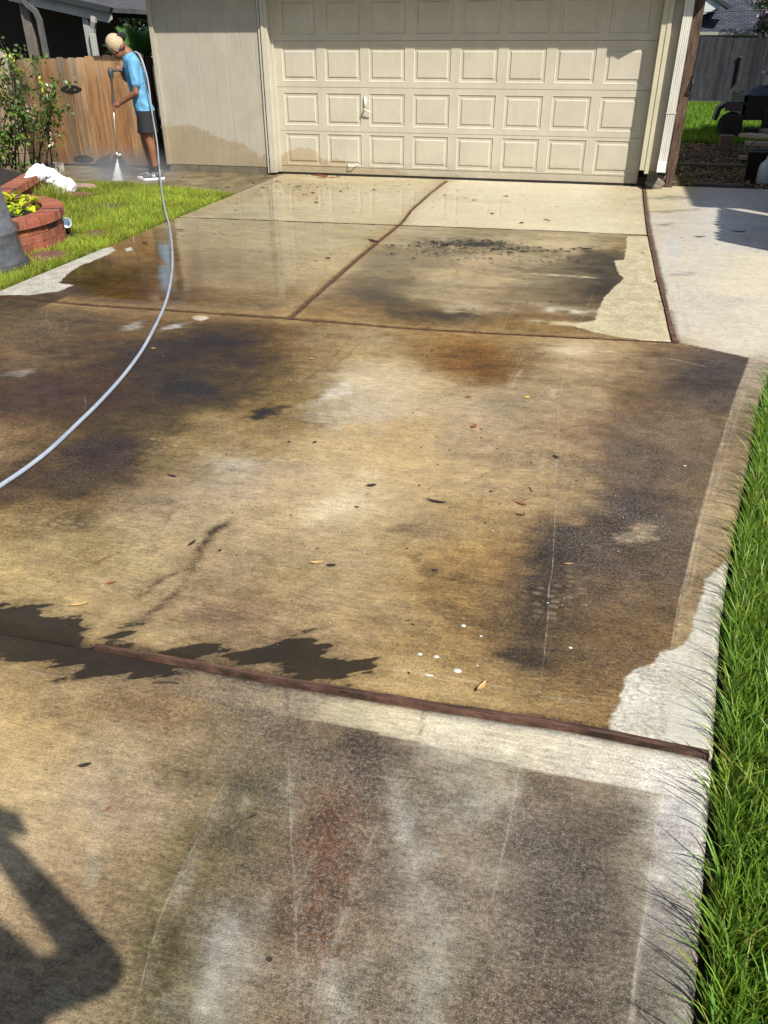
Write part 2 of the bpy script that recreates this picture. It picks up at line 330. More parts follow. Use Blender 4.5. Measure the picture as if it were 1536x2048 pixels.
blob(400,635,13,5,(236,226,198),.9,0,4,.2); blob(345,655,30,6,(200,196,184),.6,-12,2,.6); blob(262,652,24,6,(176,170,156),.5,-14,2,.6)
blob(28,745,30,7,(150,146,136),.6,-6,3,.5); blob(60,610,60,10,(74,62,40),.4); blob(390,560,16,70,(92,66,34),.45,-3,3,.3)
blob(1208,560,26,34,(70,66,50),.55,12); blob(1180,520,50,16,(84,78,58),.5); blob(1190,590,34,10,(64,60,46),.6)
blob(860,632,70,12,(78,66,42),.6); blob(790,560,60,20,(110,98,70),.4); blob(1000,600,90,10,(120,104,72),.35)
blob(960,486,120,9,(86,78,60),.55,4,2,1.4); blob(860,482,60,6,(96,88,66),.45); blob(940,540,80,16,(196,168,120),.35)
blob(1120,490,120,10,(206,184,138),.45); blob(930,398,110,5,(180,160,118),.4,3); blob(920,612,50,12,(190,172,134),.4)
for u, v, a, b in ((250,405,70,6),(560,402,40,5),(700,415,30,4)): blob(u, v, a, b, (150,132,92), .35)
blob(960,1250,90,60,(150,120,70),.15); blob(330,930,60,16,(128,112,62),.4)
for u, v, a, b, s_ in ((980,488,70,8,.7),(1050,500,60,8,.5),(870,500,40,8,.5),(1190,520,40,26,.6),(1215,575,26,30,.55),(1110,548,70,10,.5),(1060,575,60,9,.45),(1200,600,40,10,.6),(780,600,70,12,.5),(720,585,50,8,.4),(880,632,60,9,.6),(760,530,50,10,.35),(1000,540,60,5,.3),(930,575,60,5,.35),(820,560,60,6,.35)):
    blob(u, v, a, b, (58,54,40), s_, 3, 2.0, .8, 2.2)
for u, v, a, b, s_ in ((900,560,50,7,.4),(1010,520,60,8,.4),(850,590,40,6,.35),(960,620,60,6,.4),(1060,610,50,6,.35),(700,540,40,8,.3)):
    blob(u, v, a, b, (190,166,124), s_, 2, 2.0, .8, 2.0)
for u, v, a, b, s_ in ((1120,1070,50,50,.45),(1100,1160,30,60,.5),(1060,1330,40,36,.5),(1200,1040,60,34,.45),(1080,1240,36,50,.35),(1300,1100,50,40,.25),(1380,780,50,20,.35),(1240,900,50,40,.3),(880,1140,24,14,.4),(940,1170,30,12,.35),(820,1060,30,8,.3),(900,1210,30,12,.25),(860,1110,16,10,.4)):
    blob(u, v, a, b, (50,43,36), s_, 0, 2.0, .8, 2.0)
for u, v, a, b, s_ in ((420,690,60,14,.5),(320,720,60,14,.4),(500,720,60,10,.4),(160,700,80,14,.3),(240,880,70,18,.35),(120,960,70,20,.4),(380,775,50,9,.6),(60,620,80,9,.3),(460,650,70,6,.35),(250,600,60,5,.4),(180,560,60,8,.3)):
    blob(u, v, a, b, (40,33,20), s_, 0, 2.0, .8, 2.0)
# right pad: grey smears and the cleaning arc
for u, v, a, b, c, s in ((1340,398,60,3,(96,92,84),.5),(1345,418,60,3,(120,112,92),.5),(1372,549,26,4,(160,150,150),.6),(1335,452,20,3,(120,104,72),.6),
                         (1430,600,60,20,(206,198,184),.5),(1340,500,14,30,(196,200,206),.5),(1470,650,50,12,(202,192,170),.4)):
    blob(u, v, a, b, c, s)
stroke([(1352,560),(1362,600),(1372,640),(1382,676)], .012, (150,140,124), .5); stroke([(1352,560),(1400,610),(1440,640)], .05, (190,182,166), .4)
GP = (176,172,156)
for u, v, a, b, s_ in ((800,1640,34,50,.6),(770,1560,26,30,.45),(430,1880,34,60,.75),(650,1995,34,60,.7),(872,1960,22,90,.65),(310,2010,40,40,.45),(520,1800,26,50,.35),(980,1560,70,30,.3),(940,1650,60,40,.35),(840,1750,40,60,.35),(1010,1900,50,80,.18),(480,1600,14,36,.5),(1200,1980,70,60,.2),(420,1990,40,60,.5),(740,1900,20,60,.3)):
    blob(u, v, a * .8, b, GP, s_ * .7, 0, 2.0, .7, 2.2)
for u, v, a, b, c, s_ in ((640,1690,50,60,(88,60,38),.6),(700,1640,40,60,(92,62,40),.5),(660,1820,44,80,(92,64,40),.55),(740,1530,50,50,(66,58,48),.6),(830,1580,36,40,(70,60,50),.4),(470,1640,40,60,(74,76,50),.5),(300,1880,50,80,(80,80,48),.45),(500,1560,50,40,(92,92,68),.4),(1120,1720,90,70,(74,70,66),.5),(1200,1650,60,40,(84,78,72),.4),(1060,1840,70,70,(84,76,66),.4),(1180,1860,80,80,(78,74,70),.35),(980,1990,50,60,(82,70,54),.45),(1150,2010,60,50,(76,72,68),.4),(880,1640,40,40,(96,88,74),.4),(1120,1600,90,26,(104,96,86),.4)):
    blob(u, v, a, b, c, s_, 0, 2.0, .7, 1.6)
for u, v, a, b, c, s_ in ((960,1530,70,36,(204,194,168),.6),(900,1500,60,30,(214,204,176),.5),(1000,1600,50,40,(186,178,156),.4),(920,1600,50,40,(176,170,152),.4),(60,1480,90,50,(206,178,128),.5),(40,1560,70,60,(208,182,134),.5),(150,1560,80,60,(186,162,124),.35),(1380,1620,50,60,(220,214,200),.5),(230,1640,60,50,(176,150,118),.4),(820,1700,50,50,(150,146,138),.35),(1000,1740,70,40,(150,140,120),.35),(1330,1840,40,20,(190,184,170),.5),(1340,1700,40,40,(206,200,186),.4)):
    blob(u, v, a, b, c, s_, 0, 2.0, .7, 1.2)
# --- light scratches and tyre streaks
W1 = (226,206,160)
for pts, w, s in (([(1062,560),(1030,610),(1000,670)], .012, .55), ([(1200,560),(1165,640),(1140,720),(1122,790),(1118,850)], .013, .8),
                  ([(1062,690),(1030,740),(1012,790)], .012, .7), ([(1045,735),(1022,780)], .02, .35), ([(1107,775),(1104,800)], .03, .4),
                  ([(1118,860),(1114,960),(1112,1080),(1096,1260),(1085,1400)], .006, .28), ([(1188,696),(1205,730)], .012, .4),
                  ([(1330,715),(1420,734)], .018, .35), ([(1388,836),(1460,846)], .008, .4),
                  ([(1220,485),(1180,560)], .01, .3), ([(1040,560),(1300,600)], .0, .0)):
    if w >= .018: stroke(pts, w, W1, s, .4)
stroke([(1050,546),(1200,556)], .05, (222,206,160), .8, 1); stroke([(1085,618),(1160,622),(1210,628)], .13, (214,204,170), .8, 1)
stroke([(1040,642),(1130,646),(1220,652)], .09, (218,200,150), .8, 1)
# front slab streaks
LW = (190,186,168)
for pts, w, s in (([(470,1545),(435,1600),(400,1680),(360,1760),(330,1830),(300,1930),(275,2040)], .010, .55),
                  ([(425,1620),(385,1720),(345,1840)], .010, .35),
                  ([(580,1500),(586,1620),(596,1740),(600,1860),(604,2040)], .011, .5), ([(634,1690),(612,1760),(602,1830)], .012, .45),
                  ([(770,1620),(730,1720),(690,1830),(650,1930),(620,2040)], .010, .4),
                  ([(1052,1500),(1030,1600),(1012,1680),(990,1800)], .008, .55), ([(700,1800),(670,1900)], .03, .3),
                  ([(190,1580),(185,1700),(178,1840)], .03, .22), ([(430,1840),(425,1930),(415,2040)], .035, .5),
                  ([(868,1900),(876,2000),(885,2100)], .022, .55), ([(655,1920),(665,2040)], .035, .45), ([(800,1620),(810,1680)], .035, .35),
                  ([(490,1560),(484,1640)], .012, .3)):
    stroke(pts, max(w, .02), LW, s * (1 if w > .015 else .45), .9)
for pts, w, c, s in (([(465,1560),(470,1620),(480,1700)], .03, (70,74,54), .4), ([(350,1830),(310,2000)], .04, (72,76,46), .35),
                     ([(700,1560),(660,1700),(640,1840),(620,2000)], .05, (104,66,36), .45), ([(330,1700),(290,1850)], .05, (96,92,64), .3),
                     ([(720,1480),(745,1600)], .05, (72,62,54), .4), ([(1090,1600),(1060,1800),(1040,2000)], .08, (88,84,78), .35),
                     ([(570,1362),(572,1440),(578,1500)], .007, (60,54,44), .8), ([(862,1378),(842,1440),(828,1480)], .006, (120,104,76), .7),
                     ([(548,1300),(580,1240),(612,1170)], .008, (128,108,80), .5), ([(975,940),(960,1040),(945,1150)], .006, (130,110,82), .4)):
    stroke(pts, w, c, s, .7)
# silt swirls
for pts, w, s in (([(470,1036),(430,1062),(410,1095),(402,1120),(388,1146),(378,1158)], .042, 1.0), ([(385,1135),(330,1160),(295,1185),(280,1205)], .020, .6),
                  ([(385,1160),(350,1195),(300,1235),(240,1268),(215,1280)], .030, .7), ([(350,1020),(325,1062),(300,1082)], .006, .5),
                  ([(255,1095),(225,1112),(190,1130)], .018, .55), ([(270,1125),(235,1145)], .01, .4), ([(115,1150),(52,1152)], .006, .4),
                  ([(700,760),(620,780),(560,850)], .01, .2), ([(130,1165),(60,1200),(20,1230)], .03, .5),
                  ([(1020,900),(1000,930),(960,960),(900,980)], .008, .5), ([(730,680),(690,716),(650,745)], .007, .6), ([(690,690),(640,740),(600,775)], .02, .35),
                  ([(835,475),(820,600)], .0, 0), ([(560,450),(563,520),(575,600)], .02, .35), ([(930,470),(915,540),(900,600)], .012, .3)):
    if w: stroke(pts, w, (70,60,42), s, 1.2)
# tooled edge bands
stroke([(1500,715),(1470,800),(1440,900),(1410,1000),(1385,1100),(1362,1200),(1345,1300),(1335,1440)], .006, (222,204,158), .6, .05, False)
stroke([(1512,715),(1484,800),(1455,900),(1424,1000),(1398,1100),(1376,1200)], .007, (196,176,132), .45, .05, False)
stroke([(1327,1590),(1312,1700),(1295,1810),(1278,1930),(1262,2048)], .004, (220,214,196), .75, .05, False)
stroke([(760,1332),(860,1348),(1000,1372),(1150,1400),(1240,1412),(1335,1432)], .004, (200,176,128), .6, .05, False)
stroke([(0,1345),(130,1350),(260,1376),(420,1400),(560,1420),(760,1468),(1060,1540),(1325,1588)], .004, (110,98,80), .5, .1, False)
stroke([(1304,640),(1292,560),(1280,490)], .005, (190,172,134), .5, .05, False)
# golden halo along the joints
for k, w in (('mid2', .16), ('cen', .12)):
    d, _ = seg_dist(GX, GY, J[k]); m = (np.exp(-(d / w) ** 2) * 0.55 * (GX > .6))[..., None]; colr = colr * (1 - m) + lin((176,146,94)) * m
for k, w in (('mid1', .018), ('mid2', .026), ('cen', .028), ('right', .03), ('front', .032)):
    d, _ = seg_dist(GX + wx * .02, GY + wy * .02, J[k]); m = np.clip(1.4 - d / w, 0, 1)[..., None] * .8; colr = colr * (1 - m) + lin((56,44,30)) * m
# crisp thin lines: signed distance to the nearest line + a mask, drawn by the shader
def side_dist(X, Y, pts):
    d = np.full(X.shape, 9.0); tt = np.zeros(X.shape); n = len(pts) - 1
    for i, ((x0, y0), (x1, y1)) in enumerate(zip(pts[:-1], pts[1:])):
        vx, vy = x1 - x0, y1 - y0; l = math.hypot(vx, vy); t = ((X - x0) * vx + (Y - y0) * vy) / l ** 2
        s = ((X - x0) * vy - (Y - y0) * vx) / l; tc = np.clip(t, 0, 1); dd = np.hypot(X - x0 - tc * vx, Y - y0 - tc * vy)
        m = dd < np.abs(d); d = np.where(m, np.where(s < 0, -dd, dd), d); tt = np.where(m, (i + tc) / n, tt)
    return d, tt
def line_set(lines):
    D = np.full(GX.shape, .3); M = np.zeros(GX.shape)
    for pts, st in lines:
        P_ = [tuple(at(*p)[:2]) for p in pts]; j = fbm(GX * 6, GY * 6, 55, 2) * .012; d, t = side_dist(GX + j, GY + j, P_)
        fade = np.clip(np.minimum(t, 1 - t) * 9, 0, 1); m = np.abs(d) < np.abs(D); M = np.where(m, st * fade * (np.abs(d) < .05), M); D = np.where(m, d, D)
    return np.clip(D, -.05, .05) * 10 + .5, M
l_d, l_m = line_set([([(1062,560),(1030,610),(1000,670)], .9), ([(1200,560),(1165,640),(1140,720),(1122,790),(1118,850),(1116,920),(1112,1080),(1096,1260),(1085,1400)], 1.0), ([(1060,690),(1030,740),(1012,790)], .9), ([(1188,696),(1205,730)], .6), ([(1330,715),(1420,734)], .6),
    ([(1500,715),(1470,800),(1440,900),(1410,1000),(1385,1100),(1362,1200),(1345,1300),(1335,1440)], .9), ([(1512,715),(1484,800),(1455,900),(1424,1000),(1398,1100),(1376,1200)], .55), ([(1327,1590),(1312,1700),(1295,1810),(1278,1930),(1262,2048),(1250,2120)], 1.0),
    ([(760,1332),(860,1348),(1000,1372),(1150,1400),(1240,1412),(1335,1432)], .7), ([(475,1530),(435,1600),(400,1680),(360,1760),(330,1830),(300,1930),(268,2060)], .75), ([(428,1610),(400,1680),(375,1760)], .5), ([(578,1470),(586,1620),(596,1740),(600,1860),(604,2060)], .7), ([(634,1690),(614,1760),(600,1830)], .6),
    ([(770,1620),(730,1720),(690,1830),(650,1930),(620,2060)], .6), ([(1052,1500),(1030,1620),(1012,1700),(985,1820)], .85), ([(135,1352),(60,1338)], .8), ([(1388,836),(1460,846)], .5), ([(100,615),(95,640),(105,655),(92,670)], .8), ([(130,640),(138,650),(128,668)], .8), ([(170,790),(175,805),(172,820)], .7), ([(1304,640),(1292,560),(1280,490)], .35)])
k_d, k_m = line_set([([(570,1362),(571,1400),(574,1440),(576,1500)], 1.0), ([(862,1378),(850,1420),(838,1462)], .7), ([(0,1355),(130,1362),(260,1384),(420,1405),(560,1424),(760,1470)], .5), ([(1352,560),(1362,600),(1372,640),(1382,676)], .5), ([(1342,600),(1350,635),(1366,655)], .4), ([(730,680),(690,716),(650,745)], .8), ([(975,940),(960,1040),(945,1150)], .45),
    ([(1020,900),(1022,920),(1000,935),(960,960),(900,985)], .55), ([(545,1300),(580,1240),(612,1170)], .5), ([(0,1320),(150,1352),(300,1395)], .3), ([(1236,1060),(1250,1075),(1262,1062),(1282,1068),(1296,1058)], .9), ([(1252,1042),(1262,1062),(1258,1084)], .9), ([(1282,1048),(1282,1068),(1272,1088)], .9), ([(1232,1048),(1250,1040),(1282,1040),(1308,1052)], .9), ([(60,1766),(105,1790)], .8), ([(838,500),(820,560),(800,610)], .35), ([(934,480),(918,540),(890,610)], .4)])
stk = fbm(GX * 2.5, GY * 34, 88, 4) - .5; stk2 = fbm(GX * 5, GY * 60, 89, 3) - .5
# generic mottling of the dirt, stretched across the drive
n1 = fbm(GX * 6, GY * 10, 5, 5); n2 = fbm(GX * 28, GY * 42, 9, 4); n3 = fbm(GX * 1.3, GY * 2.6, 15, 4)
clean = np.clip((colr[..., 0] - 0.42) / 0.25, 0, 1)
amp = 0.95 * (1 - clean * 0.75)
colr = colr * (1 + amp * ((n1 - .5) * .7 + (n2 - .5) * .55 + (n3 - .5) * .5))[..., None]
colr = colr * (1 + amp * np.where(GY > -9.8, 1, .35) * (stk * .25 + stk2 * .22))[..., None]
hue = (fbm(GX * 3, GY * 6, 44, 4) - .5)[..., None] * (1 - clean[..., None])
colr = colr * (1 + hue * np.array([.12, .03, -.25]))
# --- dry concrete / cleaned patches with crisp outlines (signed distance, metres)
def P(*pts): return [tuple(at(*p)[:2]) for p in pts]
dryp = [P((1465,1120),(1445,1130),(1415,1155),(1400,1200),(1385,1250),(1372,1285),(1335,1300),(1300,1325),(1262,1345),(1246,1370),(1240,1405),(1222,1425),(1214,1452),(1225,1470),(1300,1487),(1420,1508),(1500,1450),(1500,1120)),
        P((-80,600),(0,590),(60,590),(120,582),(148,570),(118,566),(135,548),(160,532),(215,510),(232,500),(222,494),(150,505),(-20,560),(-120,600)),
        P((248,497),(262,494),(266,500),(252,503)),
        P((1254,472),(1252,500),(1248,520),(1228,521),(1236,546),(1248,557),(1222,580),(1205,600),(1190,640),(1140,650),(1180,662),(1245,676),(1345,684),(1312,530),(1297,472))]
dry = np.full(GX.shape, -1.0)
for p in dryp: dry = np.maximum(dry, poly_sdf(GX, GY, p))
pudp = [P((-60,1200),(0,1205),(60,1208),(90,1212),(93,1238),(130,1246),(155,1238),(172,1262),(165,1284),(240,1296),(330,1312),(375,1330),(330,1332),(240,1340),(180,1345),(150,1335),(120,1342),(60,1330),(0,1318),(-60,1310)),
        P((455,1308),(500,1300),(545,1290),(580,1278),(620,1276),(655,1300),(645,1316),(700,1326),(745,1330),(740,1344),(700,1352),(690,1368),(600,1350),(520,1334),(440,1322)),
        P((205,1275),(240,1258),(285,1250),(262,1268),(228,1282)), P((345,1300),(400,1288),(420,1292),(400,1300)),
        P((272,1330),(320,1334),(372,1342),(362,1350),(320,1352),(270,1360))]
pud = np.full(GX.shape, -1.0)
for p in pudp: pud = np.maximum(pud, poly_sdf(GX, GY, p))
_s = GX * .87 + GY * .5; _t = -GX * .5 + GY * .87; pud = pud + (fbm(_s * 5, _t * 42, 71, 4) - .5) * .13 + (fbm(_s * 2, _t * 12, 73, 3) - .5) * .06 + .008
# --- gloss (wet film): strong behind the middle joint on the left, fading towards the camera
def gl(u, v, ru, rv, st, pw=3.0):
    global gloss
    gloss = np.maximum(gloss, st * bl(u, v, ru, rv, 0, pw, .5))
gl(400,520,420,115,1.1,4); gl(250,680,330,90,.45); gl(900,540,380,110,.75,4); gl(640,415,600,60,1.05,4); gl(1400,440,160,60,.5,4); gl(120,780,200,120,.35)
gl(400,760,330,120,.28); gl(700,1000,900,400,.22); gl(1400,560,140,120,.1)
gloss = gloss * (GY > -9.8) * (0.75 + .5 * fbm(GX * 2, GY * 5, 101, 3))
# --- light speckle where the old surface is mottled
mott = np.clip(np.where(GY < -9.8, .12 + .7 * np.clip((PX - 330) / 350, 0, 1), .18), 0, 1) * (0.4 + 1.2 * fbm(GX * 1.5, GY * 1.5, 120, 3))
mott = np.maximum(mott, .5 * bl(1250, 950, 220, 330, 0, 4)); mott *= np.clip((PY - 650) / 300, 0, 1)
mott = mott * (1 - np.exp(-(seg_dist(GX, GY, J['front'])[0] / .14) ** 2) * (GX > 3.75))
for u, v, ru, rv, s in ((330,885,60,14,.9),(420,912,70,14,1.0),(560,920,80,13,1.0),(680,905,80,18,.9),(1100,910,60,20,.8),(310,1110,70,26,.9),(80,1040,110,26,.7),(1120,940,60,30,.7),(1130,1210,60,50,.6),(420,930,50,14,.8),(1258,1062,40,20,1.3)):
    tread = np.maximum(tread, s * (1 if s > 1 else .85) * bl(u, v, ru, rv, 0, 3))
# surface relief: joints cut down between the slabs
Z = np.zeros(GX.shape) + (fbm(GX * 1.2, GY * 1.2, 200, 3) - .5) * .006
for k, w in (('mid1', .007), ('mid2', .012), ('cen', .012), ('right', .020), ('front', .016)):
    d, _ = seg_dist(GX, GY, J[k]); Z -= np.clip(1.5 - d / w, 0, 1) * .016
edge = (x_right(GY) - GX); Z = Z - np.clip(1 - edge / .03, 0, 1) ** 2 * .02
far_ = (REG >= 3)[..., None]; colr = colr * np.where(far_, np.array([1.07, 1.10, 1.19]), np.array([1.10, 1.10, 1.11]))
mref = .42; lum_ = colr.mean(-1, keepdims=True); ct_ = np.where((REG == 4)[..., None] | (REG == 7)[..., None] | (REG == 8)[..., None], 1.0, (np.clip(lum_, .01, 1) / mref) ** .12); colr = colr * np.clip(ct_, .5, 1.12)
dkw_ = np.clip((.30 - colr.mean(-1, keepdims=True)) / .22, 0, 1) * (REG != 2)[..., None]; colr = colr * (1 + dkw_ * np.array([.10, .0, -.16]))
colr = np.where((REG == 1)[..., None], colr * np.array([1.08, 1.08, 1.05]), colr); colr = np.where((REG == 4)[..., None], colr * np.array([1.0, .97, .90]), colr)
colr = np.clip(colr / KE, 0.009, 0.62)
nr, nc = GX.shape
Vt = np.stack([GX, GY, Z], -1).reshape(-1, 3)
idx = np.arange(nr * nc).reshape(nr, nc)
F = np.stack([idx[:-1, :-1], idx[:-1, 1:], idx[1:, 1:], idx[1:, :-1]], -1).reshape(-1, 4)
# vertical sides
rim = idx[:, -1]; rimL = idx[:, 0]; n0 = len(Vt)
sideR = Vt[rim] - np.array([0, 0, .14]); sideL = Vt[rimL] - np.array([0, 0, .14]); Vt = np.vstack([Vt, sideR, sideL])
a = np.arange(nr - 1); F = np.vstack([F, np.stack([rim[:-1], n0 + a, n0 + a + 1, rim[1:]], -1), np.stack([rimL[1:], n0 + nr + a + 1, n0 + nr + a, rimL[:-1]], -1)])
def with_side(A, n=0): A = A.reshape(nr * nc, -1); return np.vstack([A, A[rim], A[rimL]])
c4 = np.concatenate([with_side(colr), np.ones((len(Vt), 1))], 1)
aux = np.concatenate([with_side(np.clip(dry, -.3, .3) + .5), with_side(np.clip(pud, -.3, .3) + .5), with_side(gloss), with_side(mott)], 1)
# concrete material
cm = NM('driveway_concrete', .8, .35)
xyz = cm.sep(cm.co)
base = cm.attr('tint'); ax = cm.attr('aux'); axs = cm.n.new('ShaderNodeSeparateColor'); cm.L(ax, axs.inputs[0])
s_dry, s_pud, s_gl = axs.outputs[0], axs.outputs[1], axs.outputs[2]; s_mo = cm.attr('aux', 'Alpha'); s_tr = cm.attr('tread', 'Fac')
g1 = cm.noise(420, 3, .6); g2 = cm.noise(1, 5, .78, cm.map((190, 260, 190))); g3 = cm.noise(110, 4, .7); g4 = cm.noise(26, 6, .8)
broom = cm.noise(1, 3, .6, cm.map((9, 300, 9)))
ednz = cm.math('MULTIPLY', cm.math('SUBTRACT', cm.noise(14, 5, .6), .5), .06)
fdry = cm.mr(cm.math('ADD', s_dry, ednz), .494, .508, 0, 1, True)
ednz2 = cm.math('MULTIPLY', cm.math('SUBTRACT', cm.noise(1, 5, .7, cm.map((30, 60, 1), rot=(0, 0, R(35)))), .5), .05)
fpud = cm.mr(cm.math('ADD', s_pud, ednz2), .494, .506, 0, 1)
grain = cm.math('ADD', cm.math('MULTIPLY', cm.math('SUBTRACT', g1, .5), 1.1), cm.math('MULTIPLY', cm.math('SUBTRACT', g2, .5), 1.0))
grain = cm.math('ADD', grain, cm.math('MULTIPLY', cm.math('SUBTRACT', g3, .5), .8))
grain = cm.math('ADD', grain, cm.math('MULTIPLY', cm.math('SUBTRACT', broom, .5), .3))
g5 = cm.noise(1, 4, .7, cm.map((16, 85, 16)))
grain = cm.math('ADD', grain, cm.math('MULTIPLY', cm.math('SUBTRACT', g5, .5), .6)); grain = cm.math('ADD', grain, cm.math('MULTIPLY', cm.math('SUBTRACT', cm.noise(1, 3, .6, cm.map((22, 70, 22))), .5), .3))
gamt = cm.mr(fdry, 0, 1, 1.7, .6)
gf = cm.math('ADD', 1.0, cm.math('MULTIPLY', grain, gamt))
big = cm.noise(13, 9, .82)
gf = cm.math('MULTIPLY', gf, cm.math('ADD', 1.0, cm.math('MULTIPLY', cm.math('SUBTRACT', big, .5), cm.math('MULTIPLY', cm.math('ADD', s_mo, .25), cm.mr(fdry, 0, 1, 2.8, .7)))))
bw_ = cm.n.new('ShaderNodeRGBToBW'); cm.L(base, bw_.inputs[0])
dk = cm.mr(bw_.outputs[0], .05, .24, 1, .12)
spx = cm.math('ADD', cm.noise(1, 6, .82, cm.map((60, 95, 60))), cm.math('MULTIPLY', cm.math('SUBTRACT', cm.noise(9, 4, .7), .5), .35))
speck = cm.mr(spx, .40, .62, .52, 1.55)
gf = cm.math('MULTIPLY', gf, cm.math('ADD', 1.0, cm.math('MULTIPLY', cm.math('SUBTRACT', speck, 1.0), cm.math('MULTIPLY', dk, 1.0))))
c = cm.mix(1.0, base, gf, 'MULTIPLY')
# speckle of bare cement through the black growth
spk = cm.mr(cm.math('ADD', cm.noise(95, 5, .8), cm.math('MULTIPLY', cm.math('SUBTRACT', g1, .5), .8)), cm.mr(cm.noise(7, 3), .3, .7, .58, .44), .66, 0, 1)
c = cm.mix(cm.math('MULTIPLY', spk, cm.math('MULTIPLY', s_mo, 1.0)), c, (.29, .245, .21, 1))
spd = cm.mr(cm.math('ADD', cm.noise(80, 5, .8, cm.map((1, 1, 1), loc=(7, 3, 0))), cm.math('MULTIPLY', cm.math('SUBTRACT', g3, .5), .9)), .52, .66, 0, 1)
c = cm.mix(cm.math('MULTIPLY', spd, cm.math('MULTIPLY', s_mo, .75)), c, (.034, .029, .024, 1))
# tyre tread print
vt = cm.voro(1, cm.map((22, 34, 1)), 'DISTANCE_TO_EDGE', 'Distance', .35)
vf_ = cm.voro(1, cm.map((20, 31, 1)), 'F1', 'Distance', .4)
c = cm.mix(cm.math('MULTIPLY', cm.mr(vf_, .42, .22, 0, 1, True), cm.math('MULTIPLY', s_tr, .5)), c, (.35, .29, .19, 1))
c = cm.mix(cm.math('MULTIPLY', cm.mr(vt, .0, .05, 1, 0), cm.mr(s_tr, .85, 1, 0, .8)), c, (.085, .068, .042, 1))
ls_ = cm.n.new('ShaderNodeSeparateColor'); cm.L(cm.attr('lines'), ls_.inputs[0]); lk = cm.attr('lines', 'Alpha')
brk = cm.mr(cm.noise(30, 6, .8), .40, .62, .0, 1)
wdt = cm.mr(cm.noise(11, 3), .3, .7, .020, .05)
la_ = cm.mr(cm.math('ABSOLUTE', cm.math('SUBTRACT', ls_.outputs[0], .5)), 0, wdt, 1, 0)
ka_ = cm.mr(cm.math('ABSOLUTE', cm.math('SUBTRACT', ls_.outputs[2], .5)), 0, cm.math('MULTIPLY', wdt, .8), 1, 0)
lmix = cm.math('MULTIPLY', cm.math('MULTIPLY', la_, ls_.outputs[1]), cm.math('MULTIPLY', brk, .40))
kmix = cm.math('MULTIPLY', cm.math('MULTIPLY', ka_, lk), cm.math('MULTIPLY', brk, .8))
c = cm.mix(lmix, c, (.36, .32, .25, 1)); c = cm.mix(kmix, c, (.035, .028, .02, 1))
drycol = cm.mix(1.0, cm.attr('dcol'), gf, 'MULTIPLY')
drycol = cm.mix(cm.mr(cm.noise(7, 5, .65), .45, .7, 0, .45), drycol, cm.mix(1.0, cm.attr('dcol'), (.80, .76, .66, 1), 'MULTIPLY'))
c = cm.mix(cm.math('MULTIPLY', fdry, .88), c, drycol)
c = cm.mix(cm.math('MULTIPLY', lmix, .5), c, (.50, .47, .40, 1)); c = cm.mix(cm.math('MULTIPLY', kmix, .5), c, (.2, .17, .13, 1))
frg = cm.mr(cm.math('ADD', s_pud, cm.math('MULTIPLY', ednz2, 1.4)), .44, .498, 0, .45, True)
c = cm.mix(frg, c, cm.mix(1.0, c, (.45, .42, .36, 1), 'MULTIPLY'))
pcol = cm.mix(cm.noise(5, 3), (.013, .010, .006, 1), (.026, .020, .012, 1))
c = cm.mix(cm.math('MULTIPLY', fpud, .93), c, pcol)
cm.color(c)
rg = cm.mr(s_gl, 0, 1, .86, .16)
wet = cm.mr(cm.math('ADD', s_gl, cm.math('MULTIPLY', cm.math('SUBTRACT', g3, .5), .8)), .2, .9, 0, 1)
r1 = cm.mr(wet, 0, 1, .85, .045); r1 = cm.mr(fdry, 0, 1, r1, .9)
r1 = cm.mr(fpud, 0, 1, r1, .06); cm.rough(r1)
cm.L(cm.mr(wet, 0, 1, .25, .55), cm.b.inputs['Specular IOR Level'])
hgt = cm.math('ADD', cm.math('MULTIPLY', g1, .5), cm.math('ADD', cm.math('MULTIPLY', g2, .8), cm.math('MULTIPLY', broom, .9)))
hgt = cm.math('ADD', hgt, cm.math('MULTIPLY', g4, .9))
cm.bump(hgt, cm.mr(fpud, 0, 1, cm.mr(wet, 0, 1, .55, .015), .010), .004)
CONC = cm.m
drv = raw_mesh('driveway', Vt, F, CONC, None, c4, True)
me = drv.data
ca = me.color_attributes.new('aux', 'FLOAT_COLOR', 'POINT'); ca.data.foreach_set('color', aux.astype(np.float32).ravel())
ta = me.attributes.new('tread', 'FLOAT', 'POINT'); ta.data.foreach_set('value', with_side(tread).astype(np.float32).ravel())
dc = np.ones(GX.shape + (4,)); dc[..., :3] = lin((226, 222, 206)) / KE; mk_ = poly_sdf(GX, GY, dryp[3]) > -.15; dc[mk_, :3] = lin((224, 210, 172)) / KE; mk_ = poly_sdf(GX, GY, dryp[1]) > -.15; dc[mk_, :3] = lin((214, 209, 192)) / KE
ca = me.color_attributes.new('dcol', 'FLOAT_COLOR', 'POINT'); ca.data.foreach_set('color', with_side(dc).astype(np.float32).ravel())
lm = np.stack([l_d, l_m, k_d, k_m], -1); ca = me.color_attributes.new('lines', 'FLOAT_COLOR', 'POINT'); ca.data.foreach_set('color', with_side(lm).astype(np.float32).ravel())
drv['kind'] = 'structure'
del acc, wsum, U, V
